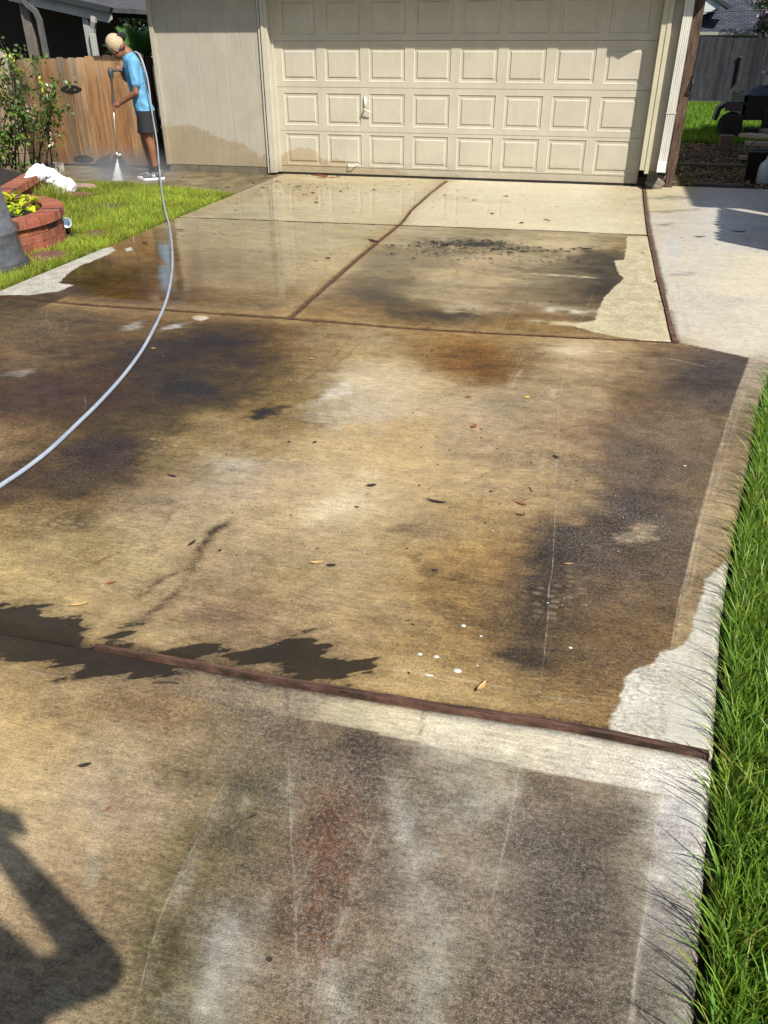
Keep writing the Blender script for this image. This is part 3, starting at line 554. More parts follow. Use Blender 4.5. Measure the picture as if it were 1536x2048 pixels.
# ------------------------------------------------------------------ redwood joint boards, one per joint
wj = NM('joint_redwood', .75, .3)
wv = wj.map((6, 6, 6)); wjn = wj.noise(9, 5, .7); wjf = wj.noise(60, 4, .7)
wj.color(wj.mix(wj.mr(wjf, .35, .65), wj.mix(wj.mr(wjn, .3, .7), (.055, .026, .016, 1), (.20, .098, .062, 1)), wj.attr('tint'), 'MULTIPLY'))
wjd = wj.noise(1, 6, .8, wj.map((3, 55, 3), rot=(0, 0, R(10))))
wj.color(wj.mix(1.0, wj.mix(wj.mr(wjd, .42, .62, .85, 0), wj.mix(wj.mr(wjn, .3, .7), (.085, .038, .024, 1), (.22, .115, .075, 1)), (.012, .009, .007, 1)), wj.attr('tint'), 'MULTIPLY'))
wj.bump(wjd, .8, .006)
WJ = wj.m
def strip(key, w0, w1, z, label, tint=(1, 1, 1, 1)):
    pts = [Vector((p[0], p[1], 0)) for p in (J[key][2:] if key == 'front' else J[key])]; dense = []
    for a_, b_ in zip(pts[:-1], pts[1:]):
        n = max(2, int((b_ - a_).length / .05))
        for i in range(n): dense.append(a_.lerp(b_, i / n))
    dense.append(pts[-1]); m = MB(); L_ = len(dense); vs = []; rn = random.Random(len(key) * 7 + int(w0 * 1e4))
    for i, p in enumerate(dense):
        t = (dense[min(i + 1, L_ - 1)] - dense[max(i - 1, 0)]).normalized(); nrm = Vector((-t.y, t.x, 0))
        w = (w0 + (w1 - w0) * i / L_) * (.8 + .35 * vnoise(np.array(i * .21), np.array(3.3), len(key)))
        off = (float(vnoise(np.array(i * .11), np.array(9.1), 5)) - .5) * .010; zz = z + (rn.random() - .5) * .002
        vs += [p + nrm * (w / 2 + off) + Vector((0, 0, -.03)), p + nrm * (w * .38 + off) + Vector((0, 0, zz)), p - nrm * (w * .38 - off) + Vector((0, 0, zz + .001)), p - nrm * (w / 2 - off) + Vector((0, 0, -.03))]
    fs = [(4*i+k, 4*i+k+1, 4*i+k+5, 4*i+k+4) for i in range(L_ - 1) for k in range(3)] + [(0, 1, 2, 3), (4*L_-1, 4*L_-2, 4*L_-3, 4*L_-4)]
    m.add(vs, fs, tint); o = m.build('joint_board', WJ)
    return tag(o, label, 'joint board', 'redwood boards in the driveway joints')
strip('front', .022, .028, .004, 'wet reddish redwood joint board crossing the front of the driveway beside the puddle', (.85, .85, .85, 1))
strip('right', .034, .036, .003, 'wide brown joint board curving from garage corner down beside the right pad', (1.15, 1.05, 1, 1))
strip('cen', .017, .017, -.001, 'thin brown joint board running diagonally down from the garage door middle', (.95, .85, .7, 1))
strip('mid2', .014, .014, -.002, 'thin dark joint board running full width under the hose and stained slab', (.7, .62, .5, 1))
strip('mid1', .008, .010, .000, 'hairline joint board crossing the drive nearest the garage door', (.5, .45, .35, 1))
# ------------------------------------------------------------------ walkway slab by the gate
wk = MB(); wk.prism([(-4.4, -1.15), (-3.0, -1.25), (-1.8, -1.22), (-0.9, -1.45), (0.012, -1.72), (0.012, .10), (-4.4, .10)], 'z', -.14, .0)
wm = NM('walkway_concrete', .6, .4); n = wm.noise(3, 6, .65); n_ = wm.noise(200, 3, .7)
wm.color(wm.mix(1.0, wm.mix(wm.mr(n, .35, .65), alb((96, 86, 62)), alb((168, 150, 112))), wm.mr(n_, .2, .8, .75, 1.25), 'MULTIPLY'))
wm.rough(wm.mr(n, .3, .7, .25, .6)); wm.bump(n_, .2, .003)
o = wk.build('walkway', wm.m); o['kind'] = 'structure'
# ------------------------------------------------------------------ ground
gm = NM('ground_soil', .95, .1); n = gm.noise(1.2, 6, .7); n2_ = gm.noise(30, 5, .7)
gm.color(gm.mix(gm.mr(n2_, .35, .65), (.028, .022, .015, 1), gm.mix(gm.mr(n, .4, .6), (.045, .06, .02, 1), (.07, .055, .038, 1))))
gm.bump(n2_, .8, .02)
g = MB(); g.add([(-80, -80, -.055), (80, -80, -.055), (80, 80, -.055), (-80, 80, -.055)], [(0, 1, 2, 3)])
o = g.build('ground', gm.m); o['kind'] = 'structure'
# ================================================================== GARAGE
YW, YT = -0.115, -0.160                              # wall face, trim face (door face at y = 0)
def paint_mat(name, c, wet=None):
    m = NM(name, .62, .35); n = m.noise(3, 5, .6); st = m.noise(1, 4, .6, m.map((14, 14, 1.2)))
    base = m.mix(m.mr(n, .3, .7), tuple(x * .86 for x in c[:3]) + (1,), c)
    base = m.mix(m.mr(st, .45, .8, 0, .28), base, tuple(x * .72 for x in c[:3]) + (1,))
    fine = m.noise(1, 3, .6, m.map((160, 160, 9)))
    base = m.mix(1.0, base, m.mr(fine, .3, .7, .93, 1.06), 'MULTIPLY')
    rg = .62
    if wet:
        s = m.sep(m.co); x, z = s[0], s[2]
        cur = m.ramp(m.mr(x, wet[0], wet[1]), [(p, v) for p, v in wet[2]])       # height of the damp line along x
        nz = m.math('MULTIPLY', m.math('SUBTRACT', m.noise(9, 5, .65), .5), .16)
        spray = m.math('MULTIPLY', m.math('SUBTRACT', m.noise(55, 3, .7), .5), wet[3])
        lim = m.math('ADD', cur, m.math('ADD', nz, spray))
        f = m.mr(m.math('SUBTRACT', lim, z), -.014, .02, 0, .85, True)
        sp = m.mr(m.noise(95, 2, .5), .69, .73, 0, 1)
        near = m.mr(m.math('SUBTRACT', z, cur), .0, .32, .8, 0)
        f2 = m.math('MAXIMUM', f, m.math('MULTIPLY', m.math('GREATER_THAN', near, m.math('SUBTRACT', 1.0, sp)), sp))
        base = m.mix(f2, base, m.mix(1.0, base, wet[4], 'MULTIPLY'))
        grit = m.mr(m.math('ADD', m.noise(60, 5, .8), m.math('MULTIPLY', m.math('SUBTRACT', m.noise(5, 3), .5), .3)), .50, .64, 0, 1)
        base = m.mix(m.math('MULTIPLY', m.math('MULTIPLY', grit, f), .5), base, (.14, .115, .07, 1))
    dirt = m.mr(m.math('ADD', m.sep(m.co)[2], m.math('MULTIPLY', m.noise(8, 6, .75), .35)), .14, .42, .6, 0)
    smg = m.mr(m.noise(1, 5, .7, m.map((2.2, 2.2, 1.1))), .52, .75, 0, .22); base = m.mix(smg, base, (.30, .26, .20, 1))
    base = m.mix(dirt, base, (.22, .18, .12, 1))
    m.color(base); m.bump(fine, .12, .003)
    return m.m
WALLP = paint_mat('wall_paint', alb((190, 182, 164), 1.35), (-1.7, 0, [(0, .60), (.25, .62), (.45, .48), (.7, .38), (.85, .24), (1, .28)],   .16, (.80, .71, .56, 1)))
DOORP = paint_mat('door_paint', alb((208, 200, 179), 1.38), (0, 4.88, [(0, .24), (.06, .36), (.10, .33), (.13, .20), (.17, .22), (.21, .13), (.24, .10), (.33, .12), (.40, .03), (.5, .07), (.55, .02), (1, .02)], .05, (.84, .73, .56, 1)))
TRIMP = paint_mat('trim_paint', alb((220, 213, 192), 1.2))
TRIMY = paint_mat('cream_trim_paint', alb((228, 220, 188), 1.2))
FND = simple('foundation_concrete', alb((128, 118, 98)), .9, .35, 12, .4)
gar = tag(empty('garage', (2.4, 3.0, 0)), 'beige garage with grooved siding, wide panel door and deep eave shadow', 'garage')
# siding with grooves every 8 inches
def siding(name, x0, x1, z0, z1, y0):
    m = MB(); x = x0; prof = [(x0, y0 + .02)]
    prof = []
    while x < x1 - 1e-6:
        xe = min(x + .2032, x1); prof += [(x, y0), (xe - .012, y0), (xe - .009, y0 + .0045), (xe - .003, y0 + .0045)]; x = xe
    vs = [(a, b, z0) for a, b in prof] + [(a, b, z1) for a, b in prof]; n = len(prof)
    m.add(vs, [(i, i + 1, i + 1 + n, i + n) for i in range(n - 1)])
    m.box((x0, y0 + .005, z0), (x1, y0 + .10, z1))
    return m.build(name, WALLP, gar, fix=False)
siding('wall', -1.70 + .055, -0.155, .10, 2.75, YW)
siding('wall', 5.0, 5.12, .20, 2.75, YW)
m = MB(); m.box((-1.70, YW + .02, .10), (-1.69, 7.0, 2.7)); m.box((-1.70, 6.98, .1), (5.14, 7.0, 2.7)); m.box((5.125, YW + .03, .2), (5.14, 6.98, 2.7)); m.box((-.13, -.06, 2.16), (5.0, .03, 2.75)); m.build('wall', WALLP, gar)
m = MB(); m.box((-1.705, YT, .095), (-1.645, YW + .03, 2.45)); m.build('corner_trim', WALLP, gar, bevel=.003)
m = MB(); m.box((-1.69, YW + .006, -.1), (-.155, .10, .098)); m.box((5.0, YW + .004, -.1), (5.13, .1, .198)); m.box((-1.69, .1, -.1), (5.13, 6.97, .095)); m.build('foundation', FND, gar)
# door trims: two boards a side, header
m = MB(); m.box((-.155, YT + .02, .02), (-.128, .03, 2.2)); m.build('trim_board', TRIMP, gar, bevel=.002)
m = MB(); m.box((-.112, YT, .03), (-.070, .03, 2.2)); m.build('trim_board', TRIMP, gar, bevel=.003); m = MB(); m.box((-.069, YT + .012, .03), (-.030, .03, 2.2)); m.box((-.029, -.03, .03), (.004, .03, 2.14)); m.build('trim_board', TRIMP, gar, bevel=.003)
m = MB(); m.box((4.884, YT + .005, .21), (4.946, .03, 2.16)); m.build('trim_board', TRIMY, gar, bevel=.003); m = MB(); m.box((4.947, YT - .004, .17), (4.998, .03, 2.16)); m.build('trim_board', TRIMY, gar, bevel=.003)
m = MB(); m.box((4.877, -.05, .03), (4.883, .04, 2.14)); m.build('trim_board', WALLP, gar, bevel=.002)
m = MB(); m.box((-.11, YT, 2.161), (4.998, .03, 2.28)); m.build('header_trim', TRIMP, gar, bevel=.003)
RUB = simple('black_rubber', (.012, .011, .010, 1), .7, .3, 30, .3)
# door
W, SH = 4.876, .533
door = MB(); door.box((0, .045, .02), (W, .055, 2.15)); door = door.build('door', DOORP, gar)
door['label'] = 'cream sectional door with eight raised panels per row'
def section(z0, z1, first):
    m = MB(); pitch = .6; mg = .092; pw = .5; ph = .405
    zc = (z0 + z1) / 2 + (.035 if first else .0)
    pz0, pz1 = (zc - ph / 2, zc + ph / 2)
    xs = [0.0]; cells = []
    for i in range(8): a = mg + i * pitch; xs += [a, a + pw]
    xs.append(W)
    e = .0025
    y = 0.0
    # flat frame between the panels
    for i in range(len(xs) - 1):
        x0, x1 = xs[i], xs[i + 1]
        if i % 2 == 0: m.add([(x0, y, z0 + e), (x1, y, z0 + e), (x1, y, z1 - e), (x0, y, z1 - e)], [(0, 1, 2, 3)])
        else:
            m.add([(x0, y, z0 + e), (x1, y, z0 + e), (x1, y, pz0), (x0, y, pz0)], [(0, 1, 2, 3)])
            m.add([(x0, y, pz1), (x1, y, pz1), (x1, y, z1 - e), (x0, y, z1 - e)], [(0, 1, 2, 3)])
            rings = [(0, 0), (.006, -.002), (.020, .009), (.046, .010), (.058, .001), (.062, .0), (.062, .0)]
            vs = []
            for o_, d_ in rings[:-1]: vs += [(x0 + o_, d_, pz0 + o_), (x1 - o_, d_, pz0 + o_), (x1 - o_, d_, pz1 - o_), (x0 + o_, d_, pz1 - o_)]
            fs = []
            for k in range(len(rings) - 2):
                for q in range(4): fs.append((4*k+q, 4*k+(q+1) % 4, 4*k+4+(q+1) % 4, 4*k+4+q))
            k = 4 * (len(rings) - 2); fs.append((k, k+1, k+2, k+3)); m.add(vs, fs)
    m.add([(0, 0, z1 - e), (W, 0, z1 - e), (W, .012, z1 - .0005), (0, .012, z1 - .0005)], [(0, 1, 2, 3)])
    m.add([(0, 0, z0 + e), (W, 0, z0 + e), (W, .012, z0 + .0005), (0, .012, z0 + .0005)], [(3, 2, 1, 0)])
    if first:
        m.box((0.0, -.006, z0 + .088), (W, .002, z0 + .100)); m.box((0, -.004, z0 + .002), (W, .002, z0 + .020))
    return m.build('door_section', DOORP, door, fix=False)
for i in range(4): section(.03 + i * SH, .03 + (i + 1) * SH, i == 0)
m = MB(); m.box((0.0, -.004, .004), (W, .03, .028)); m.build('weather_seal', RUB, door)
GALV = simple('galvanised', (.62, .60, .50, 1), .4, .15, 20, .1, metal=.2)
m = MB(); m.box((1.225, -.012, .84), (1.262, -.002, .99)); m.box((1.232, -.022, .85), (1.252, -.012, .985)); m.tube([(1.243, -.02, .845), (1.243, -.05, .838)], .012); m.tube([(1.235, -.055, .842), (1.29, -.055, .822), (1.345, -.05, .808)], [.012, .010, .007]); m.build('lock_handle', GALV, door, True)
m = MB(); m.tube([(1.0, -.002, .135), (1.0, -.035, .128), (1.015, -.045, .125), (1.075, -.045, .130), (1.10, -.035, .145), (1.105, -.002, .150)], .007); m.box((.98, -.008, .125), (1.01, -.001, .15)); m.box((1.092, -.008, .138), (1.12, -.001, .162)); m.build('lift_handle', GALV, door, True)
# eave, soffit, gutter, roof
SH_ = NM('roof_shingle', .95, .1); br = SH_.n.new('ShaderNodeTexBrick'); SH_.L(SH_.map((1, 1, 1)), br.inputs[0]); br.inputs['Scale'].default_value = 3.2
br.inputs['Color1'].default_value = (.06, .062, .068, 1); br.inputs['Color2'].default_value = (.095, .095, .10, 1); br.inputs['Mortar'].default_value = (.02, .02, .022, 1); br.inputs['Mortar Size'].default_value = .012
SH_.color(SH_.mix(1.0, br.outputs[0], SH_.mr(SH_.noise(60, 4, .7), .2, .8, .6, 1.4), 'MULTIPLY')); SH_.bump(br.outputs[1], .5, .01); SHING = SH_.m
ov = .33; ez = 2.36
m = MB(); m.prism([(-ov + YW, ez + .10), (3.4, ez + 1.95), (7.3, ez + .10), (7.3, ez + .16), (3.4, ez + 2.02), (-ov + YW, ez + .16)], 'x', -2.05, 5.66); m.build('roof', SHING, gar)
m = MB(); m.prism([(-.09, 2.7), (6.99, 2.7), (6.99, 2.74), (3.4, 4.28), (-.09, 2.74)], 'x', -1.69, -1.66); m.build('gable', WALLP, gar); m = MB(); m.prism([(-.09, 2.7), (6.99, 2.7), (6.99, 2.74), (3.4, 4.28), (-.09, 2.74)], 'x', 5.11, 5.14); m.build('gable', WALLP, gar)
m = MB(); m.box((-2.03, -ov + YW + .02, ez + .06), (5.65, YW + .03, ez + .085)); m.build('soffit', TRIMP, gar)
m = MB(); m.box((-2.04, -ov + YW, ez), (5.655, -ov + YW + .019, ez + .14)); m.build('fascia', TRIMP, gar)
GUTW = simple('white_gutter_paint', alb((236, 234, 226)), .45, .12, 6, .05)
m = MB(); yg = -ov + YW - .004; m.prism([(yg, ez + .13), (yg, ez + .02), (yg - .07, ez), (yg - .11, ez + .05), (yg - .11, ez + .14), (yg - .105, ez + .14), (yg - .105, ez + .05), (yg - .068, ez + .006), (yg - .005, ez + .026), (yg - .005, ez + .13)], 'x', -2.04, 5.65); m.build('gutter', GUTW, gar)
# downspout with elbow (ribbed box pipe)
def dspipe(pts, w, d, mat, parent, name='downspout', ribs=5, hollow=True):
    prof = []
    for i in range(ribs * 2 + 1):
        x = -w / 2 + w * i / (ribs * 2); prof.append((x, -d / 2 + (0.003 if i % 2 else 0)))
    prof += [(w / 2, d / 2), (-w / 2, d / 2)]
    m = MB(); n = len(prof); vs = []; pts = [Vector(p) for p in pts]
    for i, p in enumerate(pts):
        t = (pts[min(i + 1, len(pts) - 1)] - pts[max(i - 1, 0)]).normalized()
        xa = Vector((1, 0, 0)); xa = (xa - t * xa.dot(t)).normalized(); ya = t.cross(xa)
        if ya.y < 0: ya = -ya
        for a, b in prof: vs.append(p + xa * a + ya * b)
    fs = []
    for i in range(len(pts) - 1):
        for k in range(n): a, b = i * n + k, i * n + (k + 1) % n; fs.append((a, b, b + n, a + n))
    m.add(vs, fs)
    return m.build(name, mat, parent, fix=False)
ds = simple('downspout_paint', alb((226, 222, 210), 1.25), .5, .22, 5, .1, stretch=(8, 8, .6))
d1 = dspipe([(4.95, -.50, 2.40), (4.95, -.50, 2.31), (4.975, -.475, 2.24), (5.12, -.25, 2.11), (5.155, -.172, 2.03), (5.16, -.168, 1.9), (5.15, -.168, .42), (5.147, -.178, .32), (5.143, -.22, .245), (5.14, -.29, .205), (5.138, -.34, .185)], .105, .075, ds, gar)
m = MB(); m.box((5.092, -.211, .86), (5.212, -.207, .872)); m.build('strap', ds, d1)
m = MB(); m.box((5.092, -.330, .153), (5.184, -.326, .215)); m.build('outlet_dark_plate', RUB, d1)  # black plate standing in for the shade inside the pipe mouth
# ------------------------------------------------------------------ weathered post, latch, rock
ROT = NM('rotten_wood', .9, .15); rv = ROT.map((5, 5, .7)); rn = ROT.noise(6, 6, .75, rv); rn2 = ROT.noise(26, 5, .7, rv)
ROT.color(ROT.mix(ROT.mr(rn, .35, .65), (.075, .038, .026, 1), (.24, .145, .095, 1)))
ROT.color(ROT.mix(ROT.mr(rn2, .62, .70), ROT.mix(ROT.mr(rn, .35, .65), (.055, .034, .025, 1), (.17, .11, .08, 1)), (.36, .28, .20, 1))); ROT.bump(rn2, 1, .015); ROTM = ROT.m
gp = tag(empty('gate_post', (5.29, .05, 0)), 'rotten brown wooden post with black latch beside the white downspout', 'gate post')
def post(x, y, w, d, h, seed):
    m = MB(); N = 34; vs = []; prof = [(-1, -1), (0, -1.05), (1, -1), (1.04, 0), (1, 1), (0, 1), (-1, 1), (-1.03, 0)]
    for i in range(N):
        z = h * i / (N - 1); a = .9 + .22 * float(vnoise(np.array(z * 5.), np.array(seed * 1.), 3)); rot = .96 if z > .3 else .8
        for k, (p, q) in enumerate(prof):
            j = 1 + .16 * (float(vnoise(np.array(z * 9 + k * 3.), np.array(seed + 5.), 8)) - .5)
            vs.append((x + p * w / 2 * a * j * rot, y + q * d / 2 * a * j, z - .02))
    fs = [(i*8+k, i*8+(k+1) % 8, (i+1)*8+(k+1) % 8, (i+1)*8+k) for i in range(N - 1) for k in range(8)] + [tuple(range(8)), tuple((N-1)*8+k for k in range(8))]
    m.add(vs, fs); return m
post(5.285, .03, .115, .10, 2.3, 2).build('post', ROTM, gp)
BLK = simple('black_iron', (.012, .012, .013, 1), .5, .2, 30, .1)
m = MB(); m.box((5.335, -.03, 1.10), (5.362, .05, 1.27)); m.box((5.30, -.035, 1.06), (5.352, -.024, 1.10)); m.tube([(5.35, -.04, 1.22), (5.35, -.06, 1.18), (5.35, -.04, 1.12)], .008); m.build('latch', BLK, gp)
def rockmesh(c, s, seed, sub=3):
    bm = bmesh.new(); bmesh.ops.create_icosphere(bm, subdivisions=sub, radius=1)
    rr = random.Random(seed); ph = [rr.random() * 6 for _ in range(6)]
    for v in bm.verts:
        p = v.co; k = 1 + .16 * math.sin(p.x * 3 + ph[0]) * math.cos(p.y * 3 + ph[1]) + .1 * math.sin(p.z * 6 + ph[2] + p.x * 4)
        v.co = Vector((p.x * s[0] * k + c[0], p.y * s[1] * k + c[1], p.z * s[2] * k + c[2]))
    me = bpy.data.meshes.new('rock'); bm.to_mesh(me); bm.free(); return me
ROCK = simple('rock_stone', (.16, .14, .11, 1), .9, .5, 9, .8)
tag(link('rock', rockmesh((5.10, -.08, .03), (.13, .10, .085), 4), ROCK, None, True), 'mossy grey brown rock on the slab below the downspout outlet', 'rock')
# ================================================================== WOODEN GATES (left)
WD = NM('cedar_wood', .8, .25); wv_ = WD.map((4, 4, .35)); w1 = WD.noise(7, 6, .7, wv_); w2 = WD.noise(34, 5, .7, wv_); w3 = WD.noise(2.2, 4, .6)
wc = WD.mix(WD.mr(w1, .3, .7), (.095, .055, .028, 1), (.34, .215, .115, 1)); wc = WD.mix(WD.mr(w2, .3, .75, 0, .55), wc, (.11, .06, .03, 1))
zf = WD.sep(WD.co)[2]; grey = WD.mr(WD.math('ADD', WD.math('MULTIPLY', WD.math('SUBTRACT', zf, 1.15), 1.6), w3), .45, 1.15, 0, .75)
wc = WD.mix(grey, wc, (.33, .25, .16, 1)); dmp = WD.mr(WD.math('ADD', zf, WD.math('MULTIPLY', w3, .25)), .10, .42, .75, 0); wc = WD.mix(dmp, wc, (.085, .060, .040, 1))
kn = WD.voro(1, WD.map((5.5, 5.5, 2.1)), 'F1', 'Distance'); wc = WD.mix(WD.mr(kn, .03, .10, .65, 0), wc, (.07, .035, .018, 1))
WD.color(WD.mix(1.0, wc, WD.attr('tint'), 'MULTIPLY')); WD.bump(w2, .5, .006); CEDAR = WD.m
def pickets(m, x0, x1, y, z0, z1, pw, seed, th=.018, gapmin=.001, dog=.028, ztop=None, tw=.38, hue=True, plank_bow=.004):
    rr = random.Random(seed); x = x0
    while x < x1 - .02:
        w = min(pw * rr.uniform(.97, 1.03), x1 - x); g_ = rr.uniform(gapmin, gapmin + .004); h = (ztop(x) if ztop else z1) + rr.uniform(-.012, .012)
        yy = y + rr.uniform(-plank_bow, plank_bow); k = rr.uniform(1 - tw, 1 + tw); r_ = rr.uniform(-.10, .24) if hue else 0
        col = (k * (1 + r_), k, k * (1 - r_), 1); a, b = x, x + w - g_
        poly = [(a, z0), (b, z0), (b, h - dog), (b - dog * .8, h - .003), ((a + b) / 2, h), (a + dog * .8, h - .003), (a, h - dog)]
        m.prism(poly, 'y', yy, yy + th, col); x += w
def hinge(cx, y, cz, parent, ang=0, s=1.0, cut=None):
    m = MB(); half = [(0, .030), (.012, .032), (.02, .05), (.035, .042), (.05, .055), (.062, .040), (.085, .045), (.10, .030), (.12, .034), (.135, .018), (.155, .020), (.168, .006), (.172, 0)]
    hole = [(.03, .0), (.055, .020), (.085, .012), (.10, 0)]
    for sx in ((1, -1) if cut is None else (cut,)):
        up = [(cx + sx * a * s, cz + b * s) for a, b in half]; dn = [(cx + sx * a * s, cz - b * s) for a, b in half]
        hu = [(cx + sx * a * s, cz + b * s) for a, b in hole]; hd = [(cx + sx * a * s, cz - b * s) for a, b in hole]
        m.prism(up + hu[::-1] + [(cx, cz)], 'y', y - .006, y); m.prism(dn + hd[::-1] + [(cx, cz)], 'y', y - .006, y)
        for a, b in ((.065, 0.03), (.065, -.03), (.15, .0), (.02, .03), (.02, -.03)): m.lathe([(0, -.0), (.007, 0)], (0, 0, 0), 3); m.tube([(cx + sx * a * s, y - .006, cz + b * s), (cx + sx * a * s, y - .011, cz + b * s)], .006, 6)
    m.tube([(cx, y - .010, cz - .045 * s), (cx, y - .010, cz + .045 * s)], .011, 8)
    return m.build('hinge', BLK, parent)
fy = .10
g1 = tag(empty('wooden_gate', (-2.6, fy, 0)), 'cedar plank gate right behind the person, ending at the garage corner', 'gate')
m = MB(); pickets(m, -3.205, -1.99, fy, .03, 1.5, .142, 3, ztop=lambda x: 1.43 + .045 * (x + 3.3)); m.build('plank_panel', CEDAR, g1)
m = MB(); 
for z in (.3, 1.15): m = MB(); m.box((-3.19, fy + .024, z), (-2.0, fy + .06, z + .09), (.8, .8, .8, 1)); m.build('rail', CEDAR, g1)
hinge(-3.21, fy - .005, 1.035, g1); hinge(-3.215, fy - .005, .10, g1)
g2 = tag(empty('wooden_gate', (-3.8, fy, 0)), 'cedar plank gate behind the flowering bush, left of the pair of iron hinges', 'gate')
m = MB(); pickets(m, -4.04, -3.215, fy, .02, 1.43, .132, 8, ztop=lambda x: 1.415 + .02 * (x + 4)); m.build('plank_panel', CEDAR, g2)
m = MB()
for z in (.3, 1.1): m = MB(); m.box((-4.03, fy + .024, z), (-3.22, fy + .06, z + .09), (.8, .8, .8, 1)); m.build('rail', CEDAR, g2)
hinge(-4.055, fy - .005, 1.04, g2, cut=1)
fn = tag(empty('wooden_fence', (-5.5, fy - .08, 0)), 'bright yellow new plank fence at the left edge, taller than the gates', 'fence')
m = MB(); pickets(m, -7.4, -4.10, fy - .10, .0, 1.53, .14, 5, ztop=lambda x: 1.53); 
for i in range(len(m.c)): m.c[i] = (1.5, 1.75, 2.1, 1)
m.build('plank_panel', CEDAR, fn)
m = MB(); m.box((-4.105, fy - .03, 0), (-4.06, fy + .06, 1.36), (.35, .3, .3, 1)); m.build('post', CEDAR, fn)
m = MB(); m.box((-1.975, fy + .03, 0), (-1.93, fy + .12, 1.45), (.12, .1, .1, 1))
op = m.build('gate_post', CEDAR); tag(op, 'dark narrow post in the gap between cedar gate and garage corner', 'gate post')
# ================================================================== foliage tools
def leafmat(name, c0, c1, rough=.5, trans=.25):
    m = NM(name, rough, .4); t = m.attr('tint'); n = m.noise(3, 3)
    cc = m.mix(1.0, m.mix(m.mr(n, .3, .7), c0, c1), t, 'MULTIPLY'); m.color(cc)
    if trans:
        tr = m.n.new('ShaderNodeBsdfTranslucent'); m.L(cc, tr.inputs[0]); mx = m.n.new('ShaderNodeMixShader'); mx.inputs[0].default_value = trans
        m.L(m.b.outputs[0], mx.inputs[1]); m.L(tr.outputs[0], mx.inputs[2]); m.L(mx.outputs[0], m.n['Material Output'].inputs[0])
    return m.m
def leaves(rng, P, size, asp=.5, nrm=None, droop=0.3):
    """little two-quad leaves at points P -> V, F, C"""
    n = len(P); sz = size * rng.uniform(.6, 1.3, n)
    d = rng.normal(size=(n, 3)); d[:, 2] -= droop; d /= np.linalg.norm(d, axis=1)[:, None]
    a = rng.normal(size=(n, 3)); s = np.cross(d, a); s /= np.linalg.norm(s, axis=1)[:, None]; up = np.cross(s, d)
    w = sz * asp; L_ = sz
    v = [P, P + d * (L_ * .5)[:, None] + s * (w * .5)[:, None] + up * (L_ * .08)[:, None], P + d * L_[:, None], P + d * (L_ * .5)[:, None] - s * (w * .5)[:, None] + up * (L_ * .08)[:, None]]
    V = np.stack(v, 1).reshape(-1, 3); F = np.arange(n * 4).reshape(n, 4)
    k = rng.uniform(.55, 1.5, n); h = rng.uniform(-.15, .15, n)
    C = np.stack([k * (1 + h), k, k * (1 - h * .5), np.ones(n)], -1).repeat(4, 0)
    return V, F, C
BARK = simple('tree_bark', (.07, .052, .038, 1), .9, .5, 10, .9, stretch=(3, 3, 1))
def tree(name, x, y, h, r, n, leaf, size, label, seed, trunk=.14, cat='tree', low=.25, group=None, flowers=None):
    rng = np.random.default_rng(seed); rr = random.Random(seed); t = tag(empty(name, (x, y, 0)), label, cat, group)
    m = MB(); top = Vector((x + rr.uniform(-.2, .2), y, h * .62)); m.tube([(x, y, -.1), (x + rr.uniform(-.1, .1), y, h * .3), top], [trunk, trunk * .75, trunk * .4], 10)
    tips = []
    for i in range(9):
        a = i * 2.4 + rr.random(); s = Vector((x, y, h * rr.uniform(.25, .5))); e = s + Vector((math.cos(a) * r * rr.uniform(.5, .85), math.sin(a) * r * rr.uniform(.5, .85), h * rr.uniform(.15, .4)))
        mid = s.lerp(e, .5) + Vector((0, 0, h * .05)); m.tube([s, mid, e], [trunk * .4, trunk * .28, trunk * .1], 6); tips.append(e)
    m.build('trunk', BARK, t, True)
    nc = 46; cen = []
    for i in range(nc):
        u = rng.normal(size=3); u /= np.linalg.norm(u); q = rng.uniform(.45, 1.0)
        cen.append([x + u[0] * r * q, y + u[1] * r * q, h * (low + 1) / 2 + u[2] * h * (1 - low) / 2 * q * (.9 if u[2] > 0 else 1)])
    cen = np.array(cen); ci = rng.integers(0, nc, n); rad = r * rng.uniform(.16, .34, nc)
    g = rng.normal(size=(n, 3)); g /= np.linalg.norm(g, axis=1)[:, None]; P_ = cen[ci] + g * (rad[ci] * rng.uniform(.35, 1.05, n) ** .6)[:, None] * np.array([1, 1, .75])
    V, F, C = leaves(rng, P_, size); raw_mesh('crown', V, F, leaf, t, C)
    if flowers:
        sel = rng.random(nc) < .4; P2 = cen[ci[:flowers[0]]] + g[:flowers[0]] * (rad[ci[:flowers[0]]] * 1.05)[:, None]; V, F, C = leaves(rng, P2, flowers[1], .8); raw_mesh('blossom', V, F, flowers[2], t, C)
    return t
DKL = leafmat('dark_leaf', (.012, .024, .010, 1), (.028, .05, .018, 1), .45, .12)
MDL = leafmat('mid_leaf', (.03, .065, .018, 1), (.06, .11, .03, 1), .45, .2)
tree('oak_tree', -10.2, 11.5, 8.5, 3.0, 24000, DKL, .16, 'tall dark tree farthest left behind the patio roof', 21, low=.06)
tree('oak_tree', -6.9, 13.0, 7.0, 2.6, 22000, DKL, .15, 'dark leafy tree behind the white patio post', 22, low=.04)
tree('oak_tree', -4.3, 14.5, 4.3, 2.3, 22000, MDL, .12, 'lower dark green tree above the fern fronds next to the garage', 23, low=.02)
tree('oak_tree', -14.0, 16.0, 10.0, 4.0, 12000, DKL, .25, 'big dark tree deep in shade behind the patio cover', 24, low=.05)
